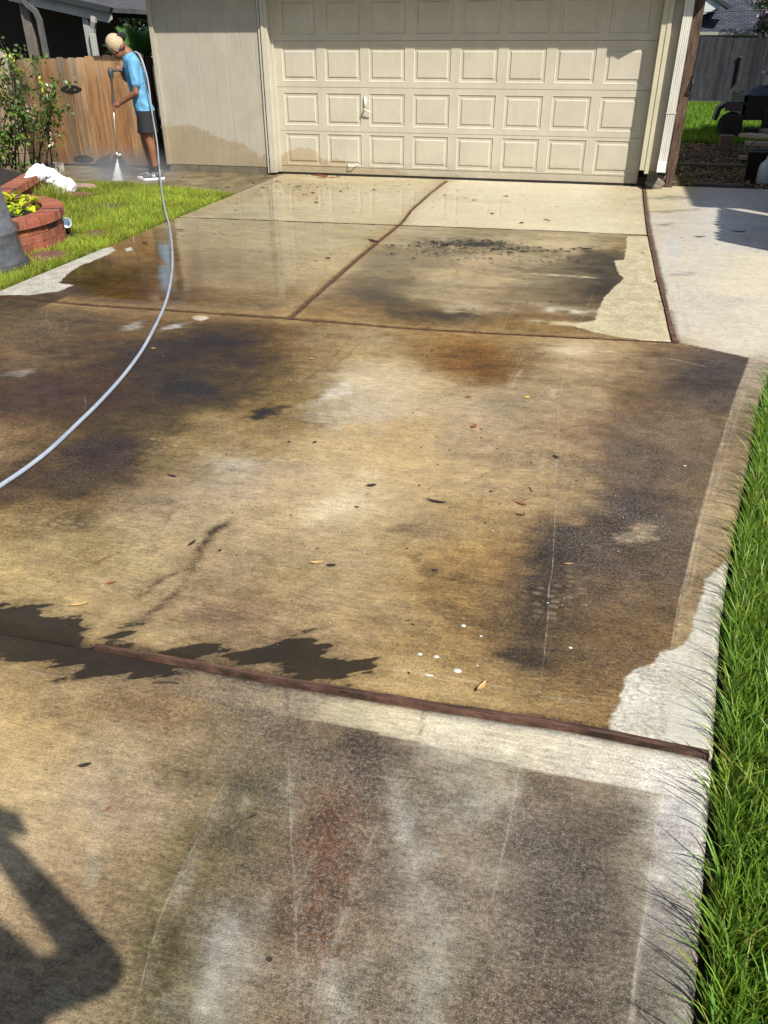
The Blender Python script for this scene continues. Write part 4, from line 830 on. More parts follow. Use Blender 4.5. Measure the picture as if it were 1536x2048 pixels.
# hedge mass closing the back-left
# cycad fronds behind the gate
CYC = leafmat('cycad_leaf', (.07, .17, .035, 1), (.13, .27, .06, 1), .35, .25)
cy = tag(empty('cycad', (-3.05, 1.9, 0)), 'green cycad with arching fronds showing above the gate behind the person', 'plant')
rr = random.Random(4); V = []; F = []; C = []
for i in range(34):
    a = rr.uniform(0, 2 * math.pi); ln = rr.uniform(.6, .85); el = rr.uniform(.35, 1.2); pts = []
    p = Vector((-3.02, 1.9, 1.28)); d = Vector((math.cos(a) * math.cos(el), math.sin(a) * math.cos(el), math.sin(el)))
    for k in range(16):
        pts.append(p.copy()); p = p + d * (ln / 15); d = (d + Vector((0, 0, -.075))).normalized()
    kk = rr.uniform(.6, 1.3)
    for k in range(1, 15):
        t = (pts[k + 1] - pts[k]).normalized(); s = t.cross(Vector((0, 0, 1))).normalized(); q = .13 * math.sin(math.pi * (k + 1) / 17) + .02
        for sg in (1, -1):
            for hh in (0, .5):
                b = pts[k].lerp(pts[k + 1], hh); tip = b + s * sg * q + t * q * .55 + Vector((0, 0, .03)); n0 = len(V)
                V += [b - t * .016, b + t * .018, tip]; F.append((n0, n0 + 1, n0 + 2)); C += [(kk, kk, kk, 1)] * 3
raw_mesh('frond', [tuple(v) for v in V], F, CYC, cy, C)
m = MB(); m.tube([(-3.02, 1.9, -.05), (-3.02, 1.9, 1.31)], [.16, .12], 10); m.build('trunk', BARK, cy, True)
# ================================================================== PATIO COVER (left, behind gates)
PW = simple('patio_white_paint', alb((205, 205, 196)), .6, .25, 6, .1); PB = simple('patio_grey_wood', (.13, .11, .09, 1), .8, .3, 6, .2); PD = simple('patio_dark_wood', (.012, .011, .010, 1), .8, .3, 6, .2)
DKM = simple('patio_underside', (.055, .045, .035, 1), .9, .3, 6, .1)
pc = tag(empty('patio_cover', (-5.8, 4, 0)), 'shaded patio cover with white rafter edge and downspouts behind the gates', 'patio cover')
z0 = 2.32
m = MB(); m.prism([(-9.5, 3.0), (-4.05, 2.05), (-4.05, 2.12), (-9.5, 3.1)], 'y', 3.0, 7.5); m.build('roof', SHING, pc)
m = MB(); m.prism([(-9.4, 2.90), (-4.2, 1.985), (-4.2, 2.045), (-9.4, 2.985)], 'y', 3.03, 7.4); m.build('ceiling', DKM, pc)
m = MB(); m.prism([(-6.0, 2.24), (-4.12, 1.90), (-4.05, 1.95), (-4.05, 2.045), (-6.0, 2.395)], 'y', 2.96, 2.995); m.build('fascia', PW, pc)
m = MB(); m.prism([(-5.9, 2.39), (-4.02, 2.05), (-3.98, 2.12), (-4.06, 2.14), (-5.9, 2.47)], 'y', 2.86, 2.955); m.build('gutter', simple('dark_gutter', (.03, .032, .034, 1), .5, .2), pc)
m = MB(); m.box((-4.66, 3.02, 0), (-4.55, 3.12, 1.99)); m.build('post', PW, pc, bevel=.006)
m = MB(); m.box((-5.86, 3.02, 0), (-5.68, 3.18, 2.2)); m.build('post', PB, pc, bevel=.006)
m = MB(); m.box((-4.93, 3.3, 0), (-4.82, 3.4, 2.1)); m.build('post', PD, pc, bevel=.006)
dspipe([(-4.36, 2.93, 2.0), (-4.38, 2.93, 1.92), (-4.44, 2.96, 1.83), (-4.47, 2.97, 1.75), (-4.465, 2.97, 0)], .085, .07, PW, pc)
dspipe([(-5.70, 2.93, 2.3), (-5.62, 2.93, 2.18), (-5.50, 2.95, 2.08), (-5.46, 2.96, 1.95), (-5.46, 2.96, 0)], .08, .07, simple('grey_pipe', (.09, .09, .09, 1), .5, .2), pc)
HW = simple('house_brown_wall', (.05, .04, .032, 1), .9, .3, 4, .2)
m = MB(); m.box((-9.5, 6.9, 0), (-6.2, 7.0, 2.6)); m.build('wall', HW, pc)
# ================================================================== BACKGROUND RIGHT
# grey fence
GW = NM('grey_fence_wood', .9, .1); gv = GW.map((3, 3, .25)); q1 = GW.noise(6, 6, .7, gv); q2 = GW.noise(28, 4, .7, gv)
GW.color(GW.mix(1.0, GW.mix(GW.mr(q2, .55, .75, 0, .7), GW.mix(GW.mr(q1, .3, .7), (.012, .013, .015, 1), (.040, .041, .046, 1)), (.085, .085, .09, 1)), GW.attr('tint'), 'MULTIPLY')); GREYW = GW.m
bf = tag(empty('back_fence', (9, 16.7, 0)), 'weathered dark grey plank fence across the far back yard', 'fence')
m = MB(); pickets(m, 3.0, 15, 16.7, .0, 1.68, .15, 12, dog=.012, tw=.5, hue=False, ztop=lambda x: 1.69 - .012 * (x - 7)); m.build('plank_panel', GREYW, bf)
m = MB(); m.box((3.0, 16.66, -.02), (7.7, 16.69, .05), (2.6, 2.6, 2.4, 1)); m.build('kick_board', GREYW, bf)
m = MB(); m.box((8.05, 16.62, .5), (8.09, 16.68, 1.2), (.2, .2, .2, 1)); m.box((8.02, 16.6, 1.18), (8.14, 16.68, 1.2), (3, 3, 3, 1)); m.build('bracket', GREYW, bf)
# neighbour house beyond
SR = NM('blue_grey_shingle', .95, .1); b2 = SR.n.new('ShaderNodeTexBrick'); cb_ = SR.n.new('ShaderNodeCombineXYZ'); sx_ = SR.sep(SR.co); SR.L(sx_[0], cb_.inputs[0]); SR.L(SR.math('MULTIPLY', sx_[2], 1.9), cb_.inputs[1]); SR.L(cb_.outputs[0], b2.inputs[0]); b2.inputs['Scale'].default_value = 2.6
b2.inputs['Color1'].default_value = (.035, .042, .055, 1); b2.inputs['Color2'].default_value = (.065, .072, .088, 1); b2.inputs['Mortar'].default_value = (.02, .023, .03, 1); b2.inputs['Mortar Size'].default_value = .03
SR.color(SR.mix(1.0, b2.outputs[0], SR.mr(SR.noise(25, 4, .7), .2, .8, .6, 1.4), 'MULTIPLY')); SRM = SR.m
nh = tag(empty('house', (9, 24, 0)), 'neighbour house with blue grey shingle roof and pale gutter above the back fence', 'house')
m = MB(); m.box((5.0, 19.6, 0), (16, 27, 1.75)); m.build('wall', PW, nh)
m = MB(); m.add([(4.6, 19.0, 1.80), (16.4, 19.0, 1.76), (16.4, 24.5, 5.2), (4.6, 24.5, 5.2), (16.4, 30, 1.8), (4.6, 30, 1.8)], [(0, 1, 2, 3), (3, 2, 4, 5)])
m.add([(4.6, 19.0, 1.74), (16.4, 19.0, 1.70), (16.4, 24.5, 5.14), (4.6, 24.5, 5.14)], [(3, 2, 1, 0)]); m.build('roof', SRM, nh, fix=False)
m = MB(); m.prism([(18.98, 1.82), (18.98, 1.70), (18.90, 1.70), (18.87, 1.75), (18.87, 1.83), (18.90, 1.83)], 'x', 4.6, 7.95); m.prism([(18.98, 1.79), (18.98, 1.70), (18.93, 1.70), (18.90, 1.74), (18.90, 1.79)], 'x', 7.95, 16); m.build('gutter', simple('gutter_beige', alb((190, 190, 170)), .5, .1), nh)
SDG = NM('white_lap_siding', .6, .3); wv2 = SDG.n.new('ShaderNodeTexWave'); SDG.L(SDG.co, wv2.inputs[0]); wv2.bands_direction = 'Z'; wv2.wave_profile = 'SAW'; wv2.inputs['Scale'].default_value = 2.6
SDG.color(SDG.mix(SDG.mr(wv2.outputs[1], .0, .12), (.25, .27, .27, 1), (.50, .53, .52, 1)))
m = MB(); m.prism([(5.6, 2.30), (7.02, 2.28), (7.60, 2.52), (6.3, 3.3)], 'y', 18.95, 20.6); m.build('gable', SDG.m, nh)
m = MB(); m.prism([(6.2, 3.32), (7.75, 2.42), (7.85, 2.47), (6.3, 3.42)], 'y', 18.86, 19.4); m.build('gable_rake', simple('dark_rake', (.03, .03, .035, 1), .6, .2), nh)
CM_L = leafmat('myrtle_leaf', (.03, .06, .02, 1), (.055, .09, .03, 1), .5, .15)
PNK = leafmat('pink_blossom', (.45, .30, .34, 1), (.62, .45, .48, 1), .7, .3)
tree('crape_myrtle', 9.30, 17.5, 3.5, 1.15, 9000, CM_L, .09, 'pink flowering crape myrtle at the top right above the grey fence', 31, trunk=.07, low=.42, flowers=(1500, .11, PNK))
m = MB(); m.tube([(5.5, 14, 2.20), (8, 14.2, 2.28), (11, 14.4, 2.34)], .012, 6); tag(m.build('power_line', BLK), 'thin black cable strung across the neighbour roof', 'cable')
# neighbour's side house beyond the frame on the right: shades the pad and the side yard
sh_ = tag(empty('side_house', (12, 0, 0)), 'beige neighbouring house wall off to the right that shades the pad and side yard', 'house')
SIDEW = simple('side_house_brick', (.30, .22, .17, 1), .9, .3, 6, .3)
m = MB(); m.box((8.9, -4.0, 0), (15, 4.2, 4.2)); m.build('wall', SIDEW, sh_)
m = MB(); m.prism([(8.55, 4.2), (15.4, 4.2), (15.4, 4.3), (11.95, 6.4), (8.55, 4.3)], 'y', -4.1, 4.6); m.build('roof', SHING, sh_)
fs_ = tag(empty('side_fence', (7, -3, 0)), 'dog-eared cedar side fence off to the right of the parking pad', 'fence')
def side_fence(y0, y1, x, zt, seed):
    m = MB(); rr = random.Random(seed); y = y0
    while y < y1:
        h = zt + rr.uniform(-.03, .03); m.prism([(y, 0), (y + .135, 0), (y + .135, h - .04), (y + .11, h), (y + .025, h), (y, h - .04)], 'x', x + (y + 4.3) * .13, x + (y + 4.3) * .13 + .02, (rr.uniform(.7, 1.1),) * 3 + (1,)); y += .14
    return m
side_fence(-4.34, -2.60, 6.84, 1.83, 3).build('plank_panel', CEDAR, fs_)
# ------------------------------------------------------------------ side yard junk
tr = tag(empty('utility_trailer', (7.6, 7.4, 0)), 'black utility trailer loaded with covered junk behind the plank pile', 'trailer')
BP = simple('black_trailer_paint', (.006, .006, .008, 1), .45, .3, 10, .1); TP = simple('grey_tarp', (.03, .034, .042, 1), .7, .3, 5, .6); MR = simple('mauve_panel', (.055, .035, .045, 1), .7, .2)
m = MB(); m.box((6.95, 6.6, .30), (9.6, 8.3, .36)); m.box((6.95, 6.6, .36), (9.6, 6.64, .72)); m.box((6.95, 8.26, .36), (9.6, 8.3, .72)); m.box((6.95, 6.6, .36), (7.0, 8.3, .72))
for x in (7.0, 7.6, 8.2, 8.8): m.box((x, 6.56, .3), (x + .05, 6.6, .74))
m.build('bed', BP, tr)
fd = MB(); fd.prism([(6.45, .30), (6.5, .52), (6.62, .60), (7.0, .62), (7.0, .56), (6.66, .54), (6.56, .48), (6.52, .30)], 'y', 6.5, 6.85); fd.build('fender', BP, tr); m = MB(); m.box((6.60, 6.46, .04), (6.98, 6.52, .40)); m.build('side_box', BP, tr, bevel=.01); m = MB(); [m.box((7.05 + i * .28, 6.40 + (i % 3) * .05, .0), (7.25 + i * .28, 6.55 + (i % 3) * .05, .18 + .1 * ((i * 7) % 4))) for i in range(6)]; m.build('storage_bin', BP, tr, bevel=.01)
wh = MB(); wh.lathe([(.0, -.09), (.12, -.09), (.16, -.11), (.22, -.10), (.235, 0), (.22, .10), (.16, .11), (.0, .09)], (0, 0, 0), 28); wo = wh.build('wheel', RUB, tr, True); wo.data.transform(Matrix.Translation((6.80, 6.74, .20)) @ Matrix.Rotation(R(90), 4, 'X'))
m = MB(); m.box((6.62, 6.49, .46), (6.92, 6.495, .62)); m.build('panel', MR, tr)
V = []; n = 18
for i in range(n):
    for j in range(n):
        u, v = i / (n - 1), j / (n - 1); V.append((7.0 + u * 2.3, 6.65 + v * 1.6, .60 + .42 * math.sin(math.pi * min(1, u * 1.1)) ** .7 * math.sin(math.pi * v) ** .5 * (1 + .3 * math.sin(u * 9 + v * 5)) + .04 * math.sin(u * 23 + v * 17)))
raw_mesh('tarp', V, [(i * n + j, i * n + j + 1, (i + 1) * n + j + 1, (i + 1) * n + j) for i in range(n - 1) for j in range(n - 1)], TP, tr, None, True)
m = MB(); m.box((7.25, 6.9, .98), (8.0, 7.3, 1.03), rot=Matrix.Rotation(R(14), 3, 'Y')); m.tube([(7.4, 7, 1.05), (7.55, 7, 1.22), (7.62, 7, 1.4)], .012, 5); m.tube([(8.35, 6.8, .8), (8.2, 6.8, 1.25)], .02, 5); m.build('scrap', simple('scrap_metal', (.10, .13, .16, 1), .4, .3), tr)
WDG = simple('grey_board_wood', (.20, .175, .14, 1), .85, .35, 8, .4, tint=True, stretch=(1, 5, 5))
def board(c, size, rz, label, ry=0, grp='loose boards in the side yard', k=1.0):
    m = MB(); m.box([-s / 2 for s in size], [s / 2 for s in size], (k, k, k, 1)); o = m.build('board', WDG, bevel=.004)
    o.location = c; o.rotation_euler = (0, ry, rz); return tag(o, label, 'board', grp)
board((6.95, 3.35, .30), (1.0, .26, .05), R(-52), 'pale grey board on top of the plank pile, pointing left', k=1.25)
board((7.05, 3.05, .235), (.95, .24, .05), R(-8), 'grey board lying crosswise just under the top board of the pile', k=1.05)
board((6.98, 3.0, .04), (.9, .20, .05), R(-4), 'grey board on the ground at the front of the plank pile', k=1.0)
board((7.35, 3.5, .27), (1.1, .22, .045), R(-40), 'dark slate coloured board leaning over the right side of the pile', ry=R(10), k=.55)
board((6.85, 3.3, .13), (.16, .8, .16), R(4), 'thick brown timber supporting the plank pile', k=.55)
board((7.5, 5.0, .20), (.9, .25, .05), R(25), 'short pale plank behind the pile next to the trailer', k=1.1)
board((5.92, .30, .0), (.62, .12, .045), R(-3), 'dark timber edging half buried in leaves beside the pad', k=.28)
board((5.95, 2.35, -.01), (1.2, .14, .05), R(2), 'mossy half buried timber in the leaf litter', k=.30)
m = MB(); m.box((6.44, 4.85, -.04), (6.66, 5.05, .18), (.45, .4, .35, 1)); o = m.build('wood_block', WDG, bevel=.01); tag(o, 'square brown wood block at the edge of the lawn left of the plank pile', 'wood block')
bk = tag(empty('bucket', (6.48, 1.05, 0)), 'dark plastic bucket with thin wire handle beside the white jug', 'bucket')
BKM = simple('dark_plastic', (.028, .026, .032, 1), .45, .2, 12, .1)
m = MB(); m.lathe([(0, .004), (.125, .004), (.155, .36), (.165, .36), (.165, .385), (.150, .385), (.12, .03), (0, .03)], (6.48, 1.05, -.03), 32); m.build('pail', BKM, bk, True)
m = MB(); m.lathe([(.0, .0), (.15, .0)], (6.48, 1.05, .27), 24); m.build('contents', simple('murky_water', (.10, .11, .11, 1), .2, .3), bk)
m = MB(); m.tube([(6.48 + .165 * math.cos(a), 1.05 - .05 * math.sin(a), .34 + .16 * math.sin(a)) for a in np.linspace(0, math.pi, 14)], .006, 6); m.build('handle', BLK, bk)
WJG = simple('white_jug_plastic', alb((225, 228, 235)), .4, .08, 6, .05)
def jug(loc, rz, label):
    t = tag(empty('jug', loc), label, 'jug', 'white plastic jugs'); x, y, z = loc
    prof = [(.075, .0), (.085, .01), (.085, .20), (.07, .25), (.03, .30), (.022, .31), (.022, .35)]
    m = MB(); n = 20; vs = []
    for r, zz in prof:
        for k in range(n):
            a = 2 * math.pi * k / n; ca, sa = math.cos(a), math.sin(a); q = (abs(ca) ** 4 + abs(sa) ** 4) ** -.25; px, py = r * ca * (q if zz < .26 else 1), r * sa * (q if zz < .26 else 1) * .8
            vs.append((x + px * math.cos(rz) - py * math.sin(rz), y + px * math.sin(rz) + py * math.cos(rz), z + zz))
    m.add(vs, [(i*n+k, i*n+(k+1) % n, (i+1)*n+(k+1) % n, (i+1)*n+k) for i in range(len(prof)-1) for k in range(n)] + [tuple(range(n - 1, -1, -1))]); m.build('bottle', WJG, t, True)
    m = MB(); m.tube([(x + .03, y, z + .31), (x + .085, y, z + .28), (x + .09, y, z + .2)], .014, 8); m.build('handle', WJG, t, True)
    m = MB(); m.lathe([(0, .375), (.026, .375), (.026, .345)], (x, y, z), 14); m.build('cap', BLK, t)
jug((6.56, .86, -.04), .3, 'white plastic jug standing upright in front of the bucket'); 
jug((6.78, 1.9, -.04), 1.0, 'white plastic jug set farther back, half hidden behind the bucket')
# ================================================================== LEFT GARDEN
BRK = NM('red_brick', .85, .2); bn = BRK.noise(16, 5, .7); BRK.color(BRK.mix(1.0, BRK.mix(BRK.mr(bn, .3, .75), (.17, .055, .032, 1), (.33, .125, .075, 1)), BRK.attr('tint'), 'MULTIPLY')); BRK.bump(BRK.noise(90, 4, .7), .5, .004); BRICK = BRK.m
MOR = simple('mortar', (.12, .08, .06, 1), .95, .4, 20, .5)
MUL = simple('dark_mulch', (.018, .012, .009, 1), .95, .6, 40, 1.0)
# semicircular brick planter

for i, (x_, y_, h_, r_) in enumerate(((-9, -34, 11, 4.5), (1, -37, 12, 5), (11, -35, 11, 4.6), (-18, -26, 11, 4.6))):  # unseen trees added behind the camera to block low sky light
    tree('sky_block_tree', x_, y_, h_, r_, 4000, MDL, .5, ('leafy tree added behind the viewpoint to dim the sky, far left', 'tallest of the trees added to dim the sky, straight behind the viewpoint', 'leafy tree added behind the viewpoint to dim the sky, to the right', 'unseen tree added to dim the sky at the far left rear')[i], 60 + i, trunk=.25, low=.12, group='unseen trees added behind the viewpoint to dim the sky')
pcx, pcy, prr, pz = -1.50, -4.80, .97, .262
pl = tag(empty('brick_planter', (pcx, pcy, 0)), 'round red brick planter filled with lime green vine beside the grey barrel', 'planter')
def bricktint(rr, dark=.14):
    if rr.random() < dark: return (.30, .55, .85, 1)
    k = rr.uniform(.75, 1.25); return (k, k * rr.uniform(.85, 1.1), k * rr.uniform(.85, 1.1), 1)
def ring_bricks(m, r0, r1, z0, z1, n, rr, a0=0, a1=2 * math.pi, dark=.14, gap=.012):
    for i in range(n):
        s = a0 + (a1 - a0) * i / n; e = a0 + (a1 - a0) * (i + 1) / n - gap; c = bricktint(rr, dark); j = rr.uniform(-.004, .004)
        P_ = lambda r, a, z: (pcx + (r + j) * math.cos(a), pcy + (r + j) * math.sin(a), z)
        vs = [P_(r0, s, z0), P_(r1, s, z0), P_(r1, e, z0), P_(r0, e, z0), P_(r0, s, z1), P_(r1, s, z1 + j * .5), P_(r1, e, z1 - j * .5), P_(r0, e, z1)]
        m.add(vs, [(0,3,2,1),(4,5,6,7),(0,1,5,4),(1,2,6,5),(2,3,7,6),(3,0,4,7)], c)
rr = random.Random(2)
m = MB(); ring_bricks(m, prr - .19, prr + .005, pz - .075, pz, 76, rr, gap=.006); m.build('cap_bricks', BRICK, pl)
m = MB(); ring_bricks(m, prr - .12, prr - .025, .118, .183, 29, rr, .05, 2 * math.pi + .05, .08, .008); ring_bricks(m, prr - .12, prr - .022, .048, .113, 29, rr, .16, 2 * math.pi + .16, .05, .008); ring_bricks(m, prr - .12, prr - .02, -.04, .043, 29, rr, 0, 2 * math.pi, .0, .008); m.build('wall_bricks', BRICK, pl)
m = MB(); m.lathe([(prr - .115, -.05), (prr - .034, -.05), (prr - .034, pz - .076), (prr - .17, pz - .076)], (pcx, pcy, 0), 64); m.build('mortar', MOR, pl)
m = MB(); m.lathe([(0, .20), (.4, .215), (prr - .16, .185)], (pcx, pcy, 0), 40); m.build('mulch', MUL, pl)
# lime vine
LIME = leafmat('lime_leaf', (.36, .46, .012, 1), (.50, .58, .02, 1), .45, .3)
lv = tag(empty('lime_vine', (pcx, pcy, .2)), 'lime green broad leaved vine growing inside the brick planter', 'plant')
rng = np.random.default_rng(5); V = []; F = []; C = []
for i in range(360):
    while True:
        x, y = rng.uniform(-.76, .76, 2)
        if x * x + y * y < .56 and (float(vnoise(np.array(x * 4 + 9), np.array(y * 4 + 3), 4)) > .38): break
    s = rng.uniform(.05, .095); a = rng.uniform(0, 6.28); tilt = rng.uniform(-.1, .7); z = .235 + rng.uniform(0, .10)
    d = Vector((math.cos(a), math.sin(a), -tilt * .6)).normalized(); sd_ = d.cross(Vector((0, 0, 1))).normalized(); up = sd_.cross(d)
    o_ = Vector((pcx + x, pcy + y, z)); n0 = len(V)
    shape = [(0, 0), (-.25, .38), (.05, .55), (.45, .38), (1.0, 0), (.45, -.38), (.05, -.55), (-.25, -.38)]
    V += [tuple(o_ + d * (p * s) + sd_ * (q * s) + up * (abs(q) * s * .35 - p * p * s * .15)) for p, q in shape]
    F += [(n0, n0 + 1, n0 + 2, n0 + 3), (n0, n0 + 3, n0 + 4, n0 + 5), (n0, n0 + 5, n0 + 6, n0 + 7)]
    k = rng.uniform(.7, 1.2); C += [(k, k * rng.uniform(.9, 1.1), k, 1)] * 8
raw_mesh('foliage', V, F, LIME, lv, C)
m = MB()
for i in range(14):
    a = rng.uniform(0, 6.28); p = Vector((pcx, pcy, .22)); pts = []
    for k in range(8): pts.append(p.copy()); a += rng.uniform(-.5, .5); p = p + Vector((math.cos(a) * .09, math.sin(a) * .09, rng.uniform(-.01, .012)))
    m.tube(pts, .004, 5)
m.build('stem', simple('vine_stem', (.18, .24, .03, 1), .6), lv)
# raised border with mulch bed behind
bw = tag(empty('brick_border', (-2.0, -3.0, 0)), 'straight red brick bed edging running from the planter back toward the white bag', 'brick edging')
def wall_bricks(m, A, B, z0, z1, w, n, rr, gap=.008, dark=.05):
    A = Vector(A); B = Vector(B); d = (B - A); L_ = d.length; d.normalize(); nn = Vector((-d.y, d.x, 0))
    for i in range(n):
        s = A + d * (L_ * i / n); e = A + d * (L_ * (i + 1) / n - gap); j = nn * rr.uniform(-.004, .004)
        q = [s + nn * w / 2 + j, s - nn * w / 2 + j, e - nn * w / 2 + j, e + nn * w / 2 + j]
        m.add([(p.x, p.y, z0) for p in q] + [(p.x, p.y, z1) for p in q], [(0,3,2,1),(4,5,6,7),(0,1,5,4),(1,2,6,5),(2,3,7,6),(3,0,4,7)], bricktint(rr, dark))
A_, B_ = (-1.72, -3.86, 0), (-2.28, -2.42, 0); B2 = (-3.6, -1.5, 0)
m = MB(); wall_bricks(m, A_, B_, .195, .27, .20, 20, rr); m.build('cap_bricks', BRICK, bw)
m = MB()
for k in range(3): wall_bricks(m, A_, B_, -.04 + k * .077, .03 + k * .077, .11, 8, rr)
m.build('wall_bricks', BRICK, bw)
bed = MB(); bed.prism([(-1.80, -3.85), (-2.33, -2.42), (-3.6, -1.55), (-6.5, -1.0), (-6.5, -6.0), (-2.0, -5.6)], 'z', -.05, .215); o = bed.build('mulch_bed', MUL); o['kind'] = 'structure'
# grey upturned barrel at the left edge
brl = tag(empty('barrel', (-.56, -5.60, 0)), 'large dark grey tapered plastic barrel standing at the left edge of the lawn', 'barrel')
BRM = NM('barrel_grey_plastic', .5, .4); b1 = BRM.noise(3, 5, .7, BRM.map((2, 2, 7))); b2_ = BRM.noise(60, 3, .6, BRM.map((1, 1, .1)))
BRM.color(BRM.mix(1.0, BRM.mix(BRM.mr(b1, .35, .7), (.060, .066, .076, 1), (.125, .132, .15, 1)), BRM.mr(b2_, .3, .7, .88, 1.1), 'MULTIPLY')); BRM.bump(b2_, .08, .003)
bx, by = -.60, -5.62
m = MB(); m.lathe([(.0, .90), (.19, .90), (.215, .885), (.222, .86), (.285, .30), (.295, .285), (.298, .27), (.292, .262), (.322, .03), (.322, .02)], (bx, by, 0), 56); m.build('body', BRM.m, brl, True)
m = MB(); m.lathe([(.322, .035), (.345, .033), (.352, .015), (.352, -.03), (.32, -.03)], (bx, by, 0), 56); m.build('rim', simple('barrel_rim', (.035, .037, .042, 1), .5, .3), brl, True)
# white bag: crumpled sack over the border corner
BAGM = simple('white_sack', (.70, .71, .72, 1), .6, .08, 30, .5)
sack_path = [at(46, 362, .25), at(64, 348, .28), at(80, 342, .27), at(96, 350, .22), at(106, 362, .13), at(122, 371, .09), at(136, 371, .09), at(150, 371, .04)]
sack_rad = [.02, .07, .12, .11, .11, .125, .10, .03]
# stepping stones
STN = simple('red_stone', (.13, .06, .042, 1), .85, .5, 14, .4)
for (u, v, rx, ry, lab) in ((95, 512, .17, .22, 'flat wet red paver nearest the grey barrel'), (192, 467, .15, .15, 'small round red paver in the grass below the planter')):
    c_ = at(u, v, 0); m = MB(); poly = [(c_[0] + rx * math.cos(a) * (1 + .08 * math.sin(a * 3)), c_[1] + ry * math.sin(a)) for a in np.linspace(0, 2 * math.pi, 22)[:-1]]; m.prism(poly, 'z', -.05, .005)
    tag(m.build('paver', STN, bevel=.004), lab, 'paver', 'red pavers in the grass')
c_ = at(140, 388, 0); tag(link('paver', rockmesh((c_[0], c_[1], -.01), (.34, .10, .035), 9), STN, None, True), 'long pinkish red rock lying in the grass below the white sack', 'rock')
c_ = at(160, 374, 0); tag(link('rock', rockmesh((c_[0], c_[1], .0), (.26, .10, .05), 11), simple('pebbly_rock', (.24, .16, .13, 1), .9, .5, 40, .8), None, True), 'pale pebbled rock just behind the red one beside the sack', 'rock')
CB = simple('concrete_block', (.34, .31, .25, 1), .9, .3, 15, .4); m = MB(); c9 = at(108, 345, 0); m.box((c9[0] - .12, c9[1] - .1, 0), (c9[0] + .12, c9[1] + .1, .13)); tag(m.build('concrete_block', CB, bevel=.006), 'small pale concrete block at the foot of the gate behind the sack', 'block')
# crushed cup
m = MB(); c_ = at(134, 456, 0); m.lathe([(0, .0), (.035, .0), (.045, .05), (.050, .10), (.046, .10), (.03, .01)], (0, 0, 0), 18); cp = m.build('cup', simple('cup_paper', (.50, .62, .72, 1), .5, .2, 40, .3), None, True)
cp.location = (c_[0], c_[1], .035); cp.rotation_euler = (R(70), R(20), R(30)); tag(cp, 'crushed pale blue and white paper cup against the planter base', 'cup')
# flowering bush (several woody canes with leaf clusters)
ROSE = leafmat('bush_leaf', (.035, .085, .018, 1), (.12, .19, .03, 1), .35, .2); YL = leafmat('young_leaf', (.35, .38, .03, 1), (.45, .46, .08, 1), .45, .3); PET = leafmat('pale_petal', (.62, .50, .38, 1), (.72, .62, .48, 1), .6, .3)
bs = tag(empty('flowering_bush', (-3.2, -1.2, .2)), 'leggy bush with yellow green tips and pale blooms against the cedar gate', 'bush')
rng = np.random.default_rng(15); rr = random.Random(15); stems = MB(); LP = []; YP = []; FP = []
canes = [(-3.05, -1.4, (20, 110)), (-3.1, -1.5, (-5, 140)), (-3.0, -1.3, (45, 160)), (-2.9, -1.2, (78, 165)), (-2.85, -1.2, (100, 185)), (-2.9, -1.2, (60, 210)), (-3.3, -1.4, (10, 190)), (-3.2, -1.4, (35, 210)), (-2.8, -1.1, (95, 235)), (-3.3, -1.5, (0, 240)), (-3.2, -1.3, (25, 250)), (-3.1, -1.1, (55, 270)), (-2.9, -1.0, (90, 270)), (-3.3, -1.2, (5, 280)), (-3.3, -1.2, (40, 145)), (-3.2, -1.3, (15, 160)), (-3.4, -1.3, (30, 300)), (-3.4, -1.4, (8, 310)), (-2.85, -1.1, (105, 205))]
for bx_, by_, (u, v) in canes:
    tip = Vector(aty(u + rr.uniform(-4, 4), v, by_ - .1 + rr.uniform(-.15, .15))); b = Vector((bx_ - .25 + rr.uniform(-.1, .1), by_ + rr.uniform(-.1, .1), .15)); mid = b.lerp(tip, .5) + Vector((rr.uniform(-.1, .1), rr.uniform(-.1, .1), .05))
    stems.tube([b, mid, tip], [.011, .008, .004], 6)
    for k in range(30):
        t = rr.uniform(.30, 1.0) ** .7; p = (b.lerp(mid, t * 2) if t < .5 else mid.lerp(tip, t * 2 - 1)); LP.append(p + Vector(rng.normal(size=3)) * .055)
    for k in range(4):
        e = tip + Vector(rng.normal(size=3)) * .12; stems.tube([mid.lerp(tip, rr.uniform(.2, .9)), e], [.004, .002], 4)
        for q in range(14): LP.append(e + Vector(rng.normal(size=3)) * .035)
    if rr.random() < .85:
        for q in range(14): YP.append(tip + Vector(rng.normal(size=3)) * .03)
for u, v in ((103, 182), (95, 196), (60, 222), (63, 232), (57, 215), (105, 268), (66, 240), (101, 285), (45, 205)):
    p = Vector(aty(u, v, -1.3)); 
    for q in range(9): FP.append(p + Vector(rng.normal(size=3)) * .016)
for k in range(380): LP.append(Vector((-3.35 + rng.normal() * .22, -1.4 + rng.normal() * .25, .45 + abs(rng.normal()) * .18)))
stems.build('stem', BARK, bs, True)
for nm_, PP, sz, mt in (('foliage', LP, .058, ROSE), ('young_leaves', YP, .05, YL), ('bloom', FP, .045, PET)):
    V, F, C = leaves(rng, np.array([tuple(p) for p in PP]), sz, .6); raw_mesh(nm_, V, F, mt, bs, C)
